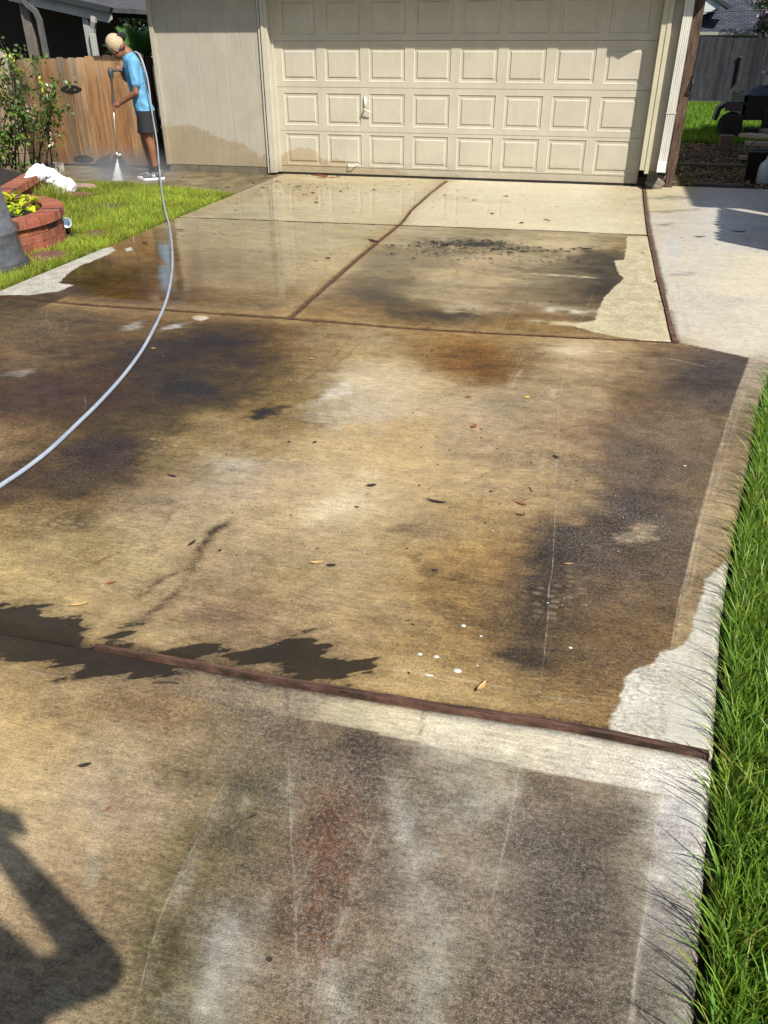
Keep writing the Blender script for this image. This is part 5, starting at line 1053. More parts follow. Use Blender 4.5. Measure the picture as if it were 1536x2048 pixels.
# ================================================================== GRASS
GR = NM('grass_blade', .42, .35); gt = GR.attr('tint'); GR.color(GR.mix(1.0, (.125, .235, .032, 1), gt, 'MULTIPLY'))
tr_ = GR.n.new('ShaderNodeBsdfTranslucent'); GR.L(GR.mix(1.0, (.23, .40, .035, 1), gt, 'MULTIPLY'), tr_.inputs[0]); mx_ = GR.n.new('ShaderNodeMixShader'); mx_.inputs[0].default_value = .3
GR.L(GR.b.outputs[0], mx_.inputs[1]); GR.L(tr_.outputs[0], mx_.inputs[2]); GR.L(mx_.outputs[0], GR.n['Material Output'].inputs[0]); GRM = GR.m
def grass(name, XY, hmin, hmax, w, seed, tintf, lean=.35, z0=-.05, seg=3, lean_dir=None, mat=None):
    rng = np.random.default_rng(seed); n = len(XY); h = rng.uniform(hmin, hmax, n); a = rng.uniform(0, 2 * math.pi, n)
    le = rng.uniform(.05, 1, n) * lean; dx, dy = np.cos(a) * le, np.sin(a) * le
    if lean_dir is not None: dx = dx + lean_dir[0]; dy = dy + lean_dir[1]
    sa = rng.uniform(0, 2 * math.pi, n); sx, sy = np.cos(sa), np.sin(sa); ww = w * rng.uniform(.6, 1.25, n)
    rows = []
    for k in range(seg + 1):
        t = k / seg; wk_ = ww * (1 - t) ** .6 if k < seg else ww * .05
        px_ = XY[:, 0] + dx * h * t * t * 1.2; py_ = XY[:, 1] + dy * h * t * t * 1.2; pz_ = z0 + h * (t - .25 * le * t * t)
        rows.append(np.stack([px_ - sx * wk_ / 2, py_ - sy * wk_ / 2, pz_], -1)); rows.append(np.stack([px_ + sx * wk_ / 2, py_ + sy * wk_ / 2, pz_], -1))
    V = np.stack(rows, 1).reshape(-1, 3); m_ = 2 * (seg + 1); b = np.arange(n)[:, None] * m_
    F = np.concatenate([np.stack([b[:, 0] + 2*k, b[:, 0] + 2*k + 1, b[:, 0] + 2*k + 3, b[:, 0] + 2*k + 2], -1) for k in range(seg)])
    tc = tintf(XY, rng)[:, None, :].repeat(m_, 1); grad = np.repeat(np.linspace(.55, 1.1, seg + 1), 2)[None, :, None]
    C = np.concatenate([tc * grad, np.ones((n, m_, 1))], -1).reshape(-1, 4)
    o = raw_mesh(name, V, F, mat or GRM, None, C); o['kind'] = 'stuff'; return o
def tint_green(XY, rng):
    k = rng.uniform(.55, 1.45, len(XY)); y = rng.uniform(-.12, .25, len(XY)); t = np.stack([k * (1 + y), k, k * (1 - y)], -1)
    dd = rng.random(len(XY)) < .08; t[dd] = np.array([2.2, 1.2, 1.8]) * k[dd][:, None]; return t
rng = np.random.default_rng(3)
n = 120000; Y_ = rng.uniform(-11.2, -5.5, n); xr = x_right(Y_); X_ = xr + .035 + rng.random(n) ** 1.35 * 2.2; XY = np.stack([X_, Y_], -1)
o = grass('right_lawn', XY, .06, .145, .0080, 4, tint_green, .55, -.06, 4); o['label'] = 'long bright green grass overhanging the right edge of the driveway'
# overhanging runners at the edge
n = 460; Y_ = rng.uniform(-11.0, -5.9, n); X_ = x_right(Y_) + .02 + rng.random(n) * .05
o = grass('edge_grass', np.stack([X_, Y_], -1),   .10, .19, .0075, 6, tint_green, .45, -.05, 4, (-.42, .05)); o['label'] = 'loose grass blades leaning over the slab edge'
# left lawn: polygon test
def inpoly(X, Y, pts): return poly_sdf(X, Y, pts) > 0
lawn = [(-.012, -1.74), (-.9, -1.48), (-1.8, -1.26), (-2.6, -1.4), (-2.2, -2.3), (-1.62, -3.8), (-.55, -4.2), (-.45, -4.9), (-.6, -5.5), (-.6, -6.6), (-.012, -6.6)]
n = 150000; X_ = rng.uniform(-2.7, 0, n); Y_ = rng.uniform(-6.6, -1.2, n); k = inpoly(X_, Y_, lawn) & (np.hypot(X_ - pcx, Y_ - pcy) > prr + .01) & (np.hypot(X_ - bx, Y_ - by) > .36)
for u, v, r0 in ((95, 512, .15), (192, 467, .08), (140, 388, .16)):
    c_ = at(u, v); k &= np.hypot(X_ - c_[0], Y_ - c_[1]) > r0
bare = fbm(X_ * 2.4 + 5, Y_ * 2.0, 61, 3); cB = at(235, 410); bb = np.exp(-(((X_ - cB[0]) / .45) ** 2 + ((Y_ - cB[1]) / .38) ** 2)) + .6 * np.exp(-(((X_ + 1.9) / .6) ** 2 + ((Y_ + 2.6) / .7) ** 2)); k &= rng.random(n) > bb * .9
def tint_left(XY, rng):
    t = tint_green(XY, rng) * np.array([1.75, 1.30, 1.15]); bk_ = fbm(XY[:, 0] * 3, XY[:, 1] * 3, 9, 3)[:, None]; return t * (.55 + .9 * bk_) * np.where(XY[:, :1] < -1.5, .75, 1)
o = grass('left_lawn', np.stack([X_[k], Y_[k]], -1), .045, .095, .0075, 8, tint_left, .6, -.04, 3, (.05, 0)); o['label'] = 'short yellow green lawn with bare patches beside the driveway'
n = 700; c_ = np.array([-1.9, -2.75]); XY = c_ + np.random.default_rng(8).normal(size=(n, 2)) * np.array([.09, .14]); o = grass('grass_tuft', XY, .12, .30, .008, 9, tint_left, .6, -.04, 4); o.pop('kind'); tag(o, 'taller grass tuft growing against the brick edging below the sack', 'grass tuft')
# dirt sheet under left lawn
m = MB(); m.prism([(p[0], p[1]) for p in lawn], 'z', -.10, -.030); o = m.build('lawn_soil', simple('lawn_soil', (.075, .055, .035, 1), .95, .5, 20, .6)); o['kind'] = 'structure'
# back lawn
n = 60000; Y_ = 5.4 + rng.random(n) ** 1.2 * 11.2; X_ = 4.8 + rng.random(n) * 6.5; k = (Y_ > 5.5 + .5 * fbm(X_ * 2, X_ * 0, 4)) 
def tint_back(XY, rng): return tint_green(XY, rng) * np.array([.85, .95, .5])
o = grass('back_lawn', np.stack([X_[k], Y_[k]], -1), .07, .15, .022, 12, tint_back, .5, -.05, 2); o['label'] = 'bright green back yard lawn in front of the grey fence'
# leaf litter in the side yard
LIT = leafmat('dead_leaf', (.075, .045, .032, 1), (.20, .13, .095, 1), .85, 0); n = 27000
P_ = np.stack([rng.uniform(5.0, 8.6, n), rng.uniform(.12, 5.6, n), rng.uniform(-.045, -.01, n)], -1); V, F, C = leaves(rng, P_, .042, .6, None, -.0)
V[:, 2] = np.clip((V[:, 2] + .03) * .45 - .03, -.054, .03); C[:, :3] *= np.where(rng.random(n) < .12, 2.4, np.where(rng.random(n) < .4, .45, 1))[:, None].repeat(4, 0)
o = raw_mesh('leaf_litter', V, F, LIT, None, C); o['kind'] = 'stuff'; o['label'] = 'brown dead leaves covering the shaded side yard'
n = 5000; XY = np.stack([rng.uniform(5.2, 8, n), rng.uniform(.3, 5.4, n)], -1); q = fbm(XY[:, 0] * 1.6, XY[:, 1] * 1.6, 33, 3) > .56
o = grass('side_weeds', XY[q], .04, .09, .010, 13, tint_back, .6, -.05, 2); o['label'] = 'thin weeds between the dead leaves'
# ================================================================== PERSON
VH = np.array([-1.56, -.82]) - CAMP[:2]; VH = VH / np.linalg.norm(VH); P0 = np.array([-1.56, -.85])
RT = Vector((VH[1], -VH[0], 0)); DP = Vector((VH[0], VH[1], 0))          # right of the body plane, away
def on(u, v, d=0.0):
    """point of the figure's own vertical body plane; d = metres to its far side"""
    r = ray(u, v); q = P0 + VH * d; t = ((q - CAMP[:2]) @ VH) / (r[:2] @ VH); return Vector(CAMP + t * r)
def caps(m, chain, n=14):
    """tapered rounded limb through (point, radius[, flat]) list"""
    for (a, ra), (b, rb) in zip(chain[:-1], chain[1:]):
        a = Vector(a); b = Vector(b); d = b - a; L_ = d.length; d.normalize(); pts = []; rad = []
        for k in range(-5, 1): an = k * math.pi / 10; pts.append(a + d * (ra * math.sin(an))); rad.append(max(.0008, ra * math.cos(an)))
        for k in range(1, 6): t = k / 6; pts.append(a.lerp(b, t)); rad.append(ra + (rb - ra) * t)
        for k in range(0, 6): an = k * math.pi / 10; pts.append(b + d * (rb * math.sin(an))); rad.append(max(.0008, rb * math.cos(an)))
        m.tube(pts, rad, n)
def ellip(m, c, rx, ry, rz, ax=None, n=20):
    """ellipsoid, axes: RT, DP, up rotated by matrix ax"""
    M = ax or Matrix.Identity(3); prof = [(math.cos(k * math.pi / 16 - math.pi / 2), math.sin(k * math.pi / 16 - math.pi / 2)) for k in range(17)]; vs = []
    for r, z in prof:
        for k in range(n):
            a = 2 * math.pi * k / n; p = Vector((max(r, .002) * math.cos(a) * rx, max(r, .002) * math.sin(a) * ry, z * rz)); p = M @ p
            vs.append(Vector(c) + RT * p.x + DP * p.y + Vector((0, 0, p.z)))
    m.add(vs, [(i*n+k, i*n+(k+1) % n, (i+1)*n+(k+1) % n, (i+1)*n+k) for i in range(16) for k in range(n)] + [tuple(range(n - 1, -1, -1)), tuple(16*n+k for k in range(n))])
def fuse(m, name, mat, parent, vox=.006, smooth=4, clip=None, disp=None):
    me = bpy.data.meshes.new(name); me.from_pydata(m.v, [], m.f); me.update(); bm = bmesh.new(); bm.from_mesh(me); bmesh.ops.recalc_face_normals(bm, faces=bm.faces); bm.to_mesh(me); bm.free()
    o = bpy.data.objects.new(name + '_src', me); COL.objects.link(o)
    r = o.modifiers.new('r', 'REMESH'); r.mode = 'VOXEL'; r.voxel_size = vox; s = o.modifiers.new('s', 'SMOOTH'); s.iterations = smooth; s.factor = .5
    bpy.context.view_layer.update(); ev = o.evaluated_get(bpy.context.evaluated_depsgraph_get()); nm = bpy.data.meshes.new_from_object(ev)
    bpy.data.objects.remove(o); bpy.data.meshes.remove(me)
    if clip:
        bm = bmesh.new(); bm.from_mesh(nm)
        for co, no in clip:
            g_ = bm.verts[:] + bm.edges[:] + bm.faces[:]; rr_ = bmesh.ops.bisect_plane(bm, geom=g_, plane_co=co, plane_no=no, clear_outer=True)
        bm.to_mesh(nm); bm.free()
    if disp:
        for v in nm.vertices: v.co = disp(v.co)
    nm.materials.clear(); return link(name, nm, mat, parent, True)
sk_ = MB(); caps(sk_, [(Vector(p), r) for p, r in zip(sack_path, sack_rad)]); caps(sk_, [(Vector(sack_path[2]) + Vector((.05, .12, -.06)), .10), (Vector(sack_path[5]) + Vector((.0, .10, -.02)), .09)])
def crumple(co):
    f = lambda a, b, s: float(vnoise(np.array(a), np.array(b), s)) - .5
    k = abs(f(co.x * 16 + co.z * 9, co.y * 16, 3)) * .05 + f(co.x * 38, co.y * 38 + co.z * 30, 5) * .012; return co + Vector((f(co.y * 20, co.z * 20, 7) * .03, f(co.x * 20, co.z * 20, 8) * .03, -k - max(0, co.z - .16) * .12))
tag(fuse(sk_, 'sack', BAGM, None, .008, 2, None, crumple), 'crumpled white plastic sack slumped over the end of the brick edging', 'sack')
SKIN = simple('skin', (.20, .085, .046, 1), .5, .12, 12, .05); SKIN2 = simple('skin_spare', (.20, .085, .046, 1), .5, .12, 12, .05)  # second skin material has the same colour and is unused
TEE = NM('blue_tshirt', .85, .2); tn = TEE.noise(7, 4, .6, TEE.map((1, 1, .5))); TEE.color(TEE.mix(TEE.mr(tn, .3, .7), (.095, .27, .45, 1), (.13, .33, .52, 1))); TEE.bump(TEE.noise(9, 3, .5, TEE.map((1.6, 1.6, .7), rot=(.3, .5, 0))), .9, .03); TEEM = TEE.m
SHO = simple('black_shorts_cloth', (.014, .014, .017, 1), .85, .3, 8, .4); CAPM = simple('tan_cap_cloth', (.40, .31, .20, 1), .85, .12, 30, .3); BRIM = simple('dark_cap_brim', (.02, .02, .024, 1), .8, .2, 30, .2)
SHOE = simple('grey_shoe_mesh', (.095, .10, .105, 1), .8, .3, 60, .5); SOLE = simple('white_sole', (.70, .70, .68, 1), .6, .1); GLS = simple('blue_black_glasses', (.01, .02, .09, 1), .12, .1, 5, 0, spec=.8); HAIR = simple('dark_hair', (.012, .009, .008, 1), .8, .3, 60, .5)
pe = tag(empty('person', (-1.56, -.85, 0)), 'person in blue t-shirt, black shorts and backwards tan cap bending over a spray lance', 'person')
UPV = Vector((0, 0, 1)); zz = lambda p, z: Vector((p.x, p.y, z))
# key joints (near = camera side, d < 0)
neck = on(255, 107); chest = on(268, 140); belly = on(279, 185); pelv = on(290, 226)
shN = on(266, 124, -.15); shF = on(260, 124, .15); elN = on(272, 185, -.20); elF = on(252, 158, .20)
haN = on(230.5, 213, -.06); haF = on(237, 136, .02); wrN = on(240, 207, -.07); wrF = on(243, 142, .04)
hipN = on(293, 236, -.09); hipF = on(287, 236, .09); knN = on(298, 280, -.10); knF = on(290, 280, .10); anN = on(311, 337, -.10); anF = on(303, 336, .11)
body = MB()
caps(body, [(neck + Vector((0, 0, -.04)), .060), (on(251, 100), .055)])
headc = on(234, 97); M_h = Matrix.Rotation(R(38), 3, 'Y')
ellip(body, on(234.5, 95), .098, .076, .112, Matrix.Rotation(R(35), 3, 'Y')); ellip(body, on(238, 104.5), .070, .062, .085, Matrix.Rotation(R(52), 3, 'Y'))
caps(body, [(on(243, 107), .034), (on(240.5, 117), .024), (on(237.5, 116), .016)])                   # jaw and chin
caps(body, [(on(231.5, 107), .012), (on(231, 112.5), .013)])                                           # nose
caps(body, [(on(235, 114.5, -.012), .009), (on(235.2, 115.2, .012), .009)]); caps(body, [(on(229, 102, -.03), .012), (on(229, 102, .03), .012)])
for s in (-1, 1): ellip(body, on(244, 93.5, s * .078), .020, .009, .032, Matrix.Rotation(R(20), 3, 'Y'), 12)
caps(body, [(neck, .075), (chest, .115), (belly, .105), (pelv, .115)]); caps(body, [(shN, .05), (shF, .05)])
for h, k, a in ((hipN, knN, anN), (hipF, knF, anF)):
    cf = k.lerp(a, .30) + RT * .012
    caps(body, [(h, .088), (h.lerp(k, .55), .074), (k, .054), (cf, .056), (k.lerp(a, .7), .040), (a, .032), (a + Vector((0, 0, -.05)) - RT * .01, .034)])
caps(body, [(shN, .052), (shN.lerp(elN, .5), .046), (elN, .038), (elN.lerp(wrN, .3), .037), (wrN, .025)])
caps(body, [(shF, .052), (elF, .038), (elF.lerp(wrF, .3), .036), (wrF, .025)])
# hands: palm plus five bent fingers closed on the lance
def hand(m, wr, pal, grip, axis, side, cs=1):
    d = (pal - wr).normalized(); caps(m, [(wr, .025), (wr.lerp(pal, .6), .030), (pal, .028)])
    ax = axis.normalized()
    for i in range(4):
        o_ = ax * (.030 - .020 * i) * cs; k0 = pal + o_ + d * .022; ln = (.032, .035, .033, .026)[i]
        k1 = k0 + d * ln * .8 + side * .010; k2 = k1 + d * ln * .25 - side * .026; k3 = k2 - d * ln * .75 - side * .010
        caps(m, [(k0, .0098), (k1, .0092), (k2, .0085), (k3, .0075)], 8)
    t0 = wr.lerp(pal, .45) + ax * .024 * cs; t1 = t0 + d * .035 + ax * .014 * cs - side * .018; t2 = t1 + d * .026 - side * .010
    caps(m, [(t0, .013), (t1, .011), (t2, .009)], 8)
hand(body, wrN, on(233, 211, -.055), None, Vector((0, 0, 1)), -DP * -1 * -1); hand(body, wrF, on(237.5, 137, .03), None, Vector((0, 0, 1)), DP * -1)
fuse(body, 'body', SKIN, pe, .0055, 3)
# t-shirt
ts = MB(); up_ax = (neck - pelv).normalized()
def torso(m, k=1.0):
    secs = [(253.5, 108, .070, .085), (259, 117, .095, .165), (264, 128, .118, .19), (270, 148, .125, .185), (275, 170, .115, .17), (281, 195, .112, .165), (287, 215, .120, .17), (291.5, 227, .125, .172)]
    n = 28; vs = []
    for i, (u, v, rx, ry) in enumerate(secs):
        c = on(u, v); nu, nv = secs[min(i + 1, len(secs) - 1)][:2]; pu, pv = secs[max(i - 1, 0)][:2]; ax = (on(nu, nv) - on(pu, pv)).normalized(); xa = (RT - ax * RT.dot(ax)).normalized()
        for q in range(n): a = 2 * math.pi * q / n; vs.append(c + xa * (math.cos(a) * rx * k) + DP * (math.sin(a) * ry * k))
    N_ = len(secs); m.add(vs, [(i*n+q, i*n+(q+1) % n, (i+1)*n+(q+1) % n, (i+1)*n+q) for i in range(N_-1) for q in range(n)] + [tuple(range(n - 1, -1, -1)), tuple((N_-1)*n+q for q in range(n))])
torso(ts); slN = shN.lerp(elN, .70); slF = shF.lerp(elF, .8)
caps(ts, [(shN - DP * .004, .073), (shN.lerp(elN, .4), .068), (slN + RT * .004, .064)]); caps(ts, [(shF, .078), (slF, .075)])
adN = (elN - shN).normalized(); adF = (elF - shF).normalized()
def fold(co):
    h = co.z; a = .005 * math.sin(co.z * 55 + co.x * 20 + co.y * 14) * max(0, min(1, (1.15 - h) * 3)) + .003 * math.sin(co.x * 70 + co.z * 25)
    return co + Vector((RT.x * a, RT.y * a, 0)) - DP * a
tee = fuse(ts, 'tshirt', TEEM, pe, .007, 3, [(on(291.5, 226), (on(291.5, 226) - on(287, 215)).normalized())], fold)
# shorts
st_ = MB()
for h, k, s in ((hipN, knN, -1), (hipF, knF, 1)):
    c0 = on(291, 221, s * .085); c1 = on(296, 266, s * .10); n = 24; vs = []
    for i in range(7):
        t = i / 6; c = c0.lerp(c1, t); rx = .118 + .012 * t; ry = .100 + .012 * t
        for q in range(n): a = 2 * math.pi * q / n; f_ = 1 + .05 * t * math.sin(a * 5 + s); vs.append(c + RT * (math.cos(a) * rx * f_) + DP * (math.sin(a) * ry * f_))
    st_.add(vs, [(i*n+q, i*n+(q+1) % n, (i+1)*n+(q+1) % n, (i+1)*n+q) for i in range(6) for q in range(n)] + [tuple(range(n - 1, -1, -1)), tuple(6*n+q for q in range(n))])
ellip(st_, on(291, 226), .125, .165, .06)
fuse(st_, 'shorts', SHO, pe, .007, 3)
# cap, worn backwards
hd = MB(); cc_ = on(229, 86.5); Mx = Matrix.Rotation(R(-52), 3, 'Y'); ellip(hd, cc_, .112, .098, .112, Mx)
cpn = (on(243, 92) - on(222, 74)).normalized(); cut_ax = (Vector(on(231, 111)) - Vector(on(249, 84))).normalized(); nrm_c = (DP.cross(cut_ax)).normalized()
if nrm_c.dot(cpn) < 0: nrm_c = -nrm_c
fuse(hd, 'cap', CAPM, pe, .005, 2, [(on(238.5, 96), nrm_c)])
bm_ = MB(); e0 = on(239.5, 83); e1 = on(249.5, 69); dir_ = (e1 - e0).normalized(); nb = DP.cross(dir_).normalized(); vs = []; nn_ = 14
for i in range(6):
    for j in range(nn_):
        s = j / (nn_ - 1) * 2 - 1; t = i / 5; w_ = .080 * math.sqrt(max(0.02, 1 - (t * .92) ** 2.4)); arch = .022 * (1 - s * s)
        vs.append(e0 + dir_ * (t * .118 * (1 - .0 * s * s)) + (DP * .74 - nb * .67 * (1 if nb.x < 0 else -1)) * (s * w_) + nb * (arch - .012))
bm_.add(vs, [(i*nn_+j, i*nn_+j+1, (i+1)*nn_+j+1, (i+1)*nn_+j) for i in range(5) for j in range(nn_-1)]); bo = bm_.build('cap_brim', BRIM, pe, True, fix=False)
so_ = bo.modifiers.new('t', 'SOLIDIFY'); so_.thickness = .008
hr = MB(); caps(hr, [(on(243, 92, -.066), .016), (on(247, 97, -.05), .014)]); caps(hr, [(on(248, 94, -.05), .018), (on(248, 94, .05), .018)]); fuse(hr, 'hair', HAIR, pe, .005, 2)
gl_ = MB(); ellip(gl_, on(232.6, 107, -.034), .012, .028, .022, Matrix.Rotation(R(35), 3, 'Y'), 14); ellip(gl_, on(232.6, 107, .034), .012, .028, .022, Matrix.Rotation(R(35), 3, 'Y'), 14)
gl_.tube([on(233.5, 106, -.062), on(238, 100, -.078), on(243.5, 95, -.082)], .005, 6); gl_.tube([on(233.5, 106, .062), on(243.5, 95, .082)], .005, 6); gl_.build('sunglasses', GLS, pe, True)
wl_ = MB(); wl_.tube([on(237, 103, -.083), on(230.5, 100, -.075), on(226.5, 97.5, -.04)], .005, 6); wl_.build('cap_strap', CAPM, pe, True)
# shoes
def shoe(ank, toe_dir, s, lab):
    m = MB(); b = Vector((ank.x, ank.y, 0)); up = Vector((0, 0, 1)); sd2 = toe_dir.cross(up)
    secs = [(-.085, .030, .055), (-.065, .038, .085), (-.03, .040, .095), (.03, .042, .085), (.08, .046, .062), (.13, .048, .048), (.17, .040, .038), (.195, .02, .028)]
    n = 16; vs = []
    for x, w, h in secs:
        for q in range(n): a = 2 * math.pi * q / n; vs.append(b + toe_dir * x + sd2 * (math.cos(a) * w) + up * (.028 + h / 2 + math.sin(a) * h / 2 * (1 if math.sin(a) > 0 else 1)))
    m.add(vs, [(i*n+q, i*n+(q+1) % n, (i+1)*n+(q+1) % n, (i+1)*n+q) for i in range(len(secs)-1) for q in range(n)] + [tuple(range(n)), tuple((len(secs)-1)*n+q for q in range(n))])
    o = fuse(m, 'shoe', SHOE, pe, .006, 2); q_ = MB(); out = [(-.10, 0), (-.09, .030), (-.05, .040), (0, .036), (.06, .044), (.13, .052), (.18, .040), (.21, 0), (.18, -.036), (.13, -.048), (.06, -.042), (0, -.036), (-.05, -.038), (-.09, -.028)]
    vs = [b + toe_dir * x + sd2 * y + up * z for z in (.0, .032) for x, y in out]; n = len(out); q_.add(vs, [tuple(range(n - 1, -1, -1)), tuple(range(n, 2*n))] + [(i, (i+1) % n, (i+1) % n + n, i + n) for i in range(n)]); q_.build('sole', SOLE, o, bevel=.005)
    l_ = MB(); c = b + toe_dir * .035 + up * .062 + (sd2 * (.047 if sd2.dot(DP) < 0 else -.047)); t = toe_dir
    for a_, b_, c_2, d_ in (((.0, -.017), (.010, -.017), (.016, .017), (.006, .017)), ((.022, -.017), (.032, -.017), (.038, .017), (.028, .017)), ((.006, .017), (.014, .017), (.030, -.017), (.022, -.017))):
        l_.add([c + t * p + up * q for p, q in (a_, b_, c_2, d_)] + [c + t * p + up * q + DP * .006 for p, q in (a_, b_, c_2, d_)], [(0, 1, 2, 3), (7, 6, 5, 4), (0, 4, 5, 1), (2, 6, 7, 3), (1, 5, 6, 2), (0, 3, 7, 4)])
    l_.build('shoe_emblem', SOLE, o, fix=False)
TD = (-RT * .98 - DP * .15).normalized(); shoe(anN + Vector((0, 0, 0)) + RT * .01, TD, 1, ''); shoe(anF + RT * .0, TD, 1, '')
sk = MB()
for a in (anN, anF): caps(sk, [(a + Vector((0, 0, .02)), .036), (a + Vector((0, 0, -.04)), .038)])
fuse(sk, 'sock', BRIM, pe, .006, 1)
# faint lettering strokes down the back of the shirt
lt = MB(); rr = random.Random(3)
for u, v in ((277.5, 121), (280.5, 128), (284, 137), (287, 146), (289, 154), (291, 160)):
    p = on(u - 1.5, v, -.10); q = on(u + .5, v + 3.2, -.06); lt.tube([p + RT * .02, p.lerp(q, .5) + RT * .02 + Vector((0, 0, .008)), q + RT * .02], .0035, 5)
lt.build('back_print', BRIM, tee)
# ------------------------------------------------------------------ lance
LG = simple('lance_grey_plastic', (.045, .048, .055, 1), .45, .2, 20, .1); STL = simple('lance_steel', (.42, .40, .36, 1), .35, .1, 20, 0, metal=.6)
la = tag(empty('spray_lance', tuple(on(226, 215))), 'long pressure washer lance with dark grey grip held upright in both hands', 'spray lance')
DL = -.02
m = MB(); A0, A1, A2, A3, A4 = on(219.5, 135.5, DL), on(220.5, 142, DL), on(222, 152, DL), on(223.5, 165, DL), on(226.3, 207, DL)
m.tube([A0, on(220, 137, DL), A1, on(221.2, 147, DL), A2, on(222.8, 158, DL), A3, on(224.5, 180, DL), A4, on(226.7, 211, DL)], [.012, .026, .034, .036, .030, .018, .014, .013, .020, .019], 16); m.build('grip', LG, la, True)
m = MB(); m.tube([on(222, 143, DL), on(229, 141, DL), on(238, 140, DL), on(243, 141, DL)], [.016, .015, .016, .014], 10); m.tube([on(224, 150, DL), on(228, 155, DL), on(236, 154.5, DL), on(240, 149, DL), on(241, 143, DL)], .005, 6); m.build('trigger_handle', LG, la, True)
m = MB(); m.tube([on(226.5, 209, DL), on(229.5, 258, DL), on(233, 306, DL)], [.0085, .0075, .0075], 10); m.build('wand', STL, la, True)
m = MB(); m.tube([on(233, 304, DL), on(233.8, 309, DL), on(234.2, 315.5, DL)], [.012, .014, .010], 10)
for k, du in enumerate((2.2, 4.8, 7.4)): m.tube([on(233.5 + du, 306.5, DL), on(234 + du, 314.5, DL)], .0065, 8)
m.tube([on(234, 310.5, DL), on(242.5, 311.5, DL)], .007, 8); m.build('nozzle', STL, la, True)
# spray: countless fine droplets in a cone
SP = NM('water_spray', .2, .5); SP.color((.85, .87, .88, 1)); tr2 = SP.n.new('ShaderNodeBsdfTransparent'); mx2 = SP.n.new('ShaderNodeMixShader'); mx2.inputs[0].default_value = .24
SP.L(tr2.outputs[0], mx2.inputs[1]); SP.L(SP.b.outputs[0], mx2.inputs[2]); SP.L(mx2.outputs[0], SP.n['Material Output'].inputs[0])
rng = np.random.default_rng(8); s0 = np.array(on(234.4, 316, DL)); e0_ = np.array(on(235.5, 366, DL)); n = 6500
t = rng.random(n) ** .55; sp = rng.normal(size=n) * .34; dpn = rng.normal(size=n) * .12
rt = np.array(RT); dpv = np.array(DP); P_ = s0 + (e0_ - s0) * t[:, None] + rt * (np.clip(sp, -1, 1) * .085 * t)[:, None] + dpv * (dpn * .10 * t)[:, None]
dr = (e0_ - s0) / np.linalg.norm(e0_ - s0) + rt * (sp * .20)[:, None]; L_ = rng.uniform(.010, .032, n); wd_ = .0016 + .0010 * t
V = np.stack([P_ - rt * wd_[:, None], P_ + rt * wd_[:, None], P_ + dr * L_[:, None] + rt * wd_[:, None] * .5, P_ + dr * L_[:, None] - rt * wd_[:, None] * .5], 1).reshape(-1, 3)
o = raw_mesh('water_spray', V, np.arange(n * 4).reshape(n, 4), SP.m); o['kind'] = 'stuff'; o['label'] = 'white fan of pressurised water below the lance nozzle'
n = 2600; P_ = np.stack([rng.normal(size=n) * .16 + e0_[0] - .02, rng.normal(size=n) * .10 + e0_[1], np.abs(rng.normal(size=n)) * .05 + .0], -1); V, F, C = leaves(rng, P_, .0045, .8); o = raw_mesh('splash_drops', V, F, SP.m); o['kind'] = 'stuff'; o['label'] = 'fine splash mist hugging the ground around the spray'
mv = bpy.data.materials.new('mist_air'); mv.use_nodes = True; mvn = mv.node_tree; mvn.nodes.remove(mvn.nodes['Principled BSDF'])
pv = mvn.nodes.new('ShaderNodeVolumePrincipled'); pv.inputs['Color'].default_value = (.9, .92, .95, 1); pv.inputs['Density'].default_value = .75; pv.inputs['Anisotropy'].default_value = .2
tcv = mvn.nodes.new('ShaderNodeTexCoord'); vl_ = mvn.nodes.new('ShaderNodeVectorMath'); vl_.operation = 'LENGTH'; mvn.links.new(tcv.outputs['Object'], vl_.inputs[0])
mr_ = mvn.nodes.new('ShaderNodeMapRange'); mr_.interpolation_type = 'SMOOTHERSTEP'; mvn.links.new(vl_.outputs['Value'], mr_.inputs[0]); mr_.inputs[1].default_value = .95; mr_.inputs[2].default_value = .0; mr_.inputs[3].default_value = 0; mr_.inputs[4].default_value = 2.4
nz_ = mvn.nodes.new('ShaderNodeTexNoise'); nz_.inputs['Scale'].default_value = 2.2; mvn.links.new(tcv.outputs['Object'], nz_.inputs['Vector']); mm_ = mvn.nodes.new('ShaderNodeMath'); mm_.operation = 'MULTIPLY'; mvn.links.new(mr_.outputs[0], mm_.inputs[0]); mvn.links.new(nz_.outputs['Fac'], mm_.inputs[1]); mvn.links.new(mm_.outputs[0], pv.inputs['Density'])
mvn.links.new(pv.outputs[0], mvn.nodes['Material Output'].inputs['Volume'])
for nm_, cen_, sx_, sy_, sz_ in (('low', e0_ + np.array([-.05, .25, 0]), 1.25, .95, .50), ('core', e0_ + np.array([0, 0, .02]), .22, .20, .16)):
    bm = bmesh.new(); bmesh.ops.create_icosphere(bm, subdivisions=3, radius=1)
    for v in bm.verts: k = 1 + .18 * math.sin(v.co.x * 4 + v.co.y * 3) * math.cos(v.co.z * 5); v.co = v.co * 1.0
    me_ = bpy.data.meshes.new('splash_mist'); bm.to_mesh(me_); bm.free(); o = link('splash_mist', me_, mv, None, True); o.location = (cen_[0], cen_[1], cen_[2] + .08); o.scale = (sx_, sy_, sz_); o['kind'] = 'stuff'; o['label'] = 'soft white mist hanging where the spray hits the slab'
SC.cycles.volume_step_rate = 2
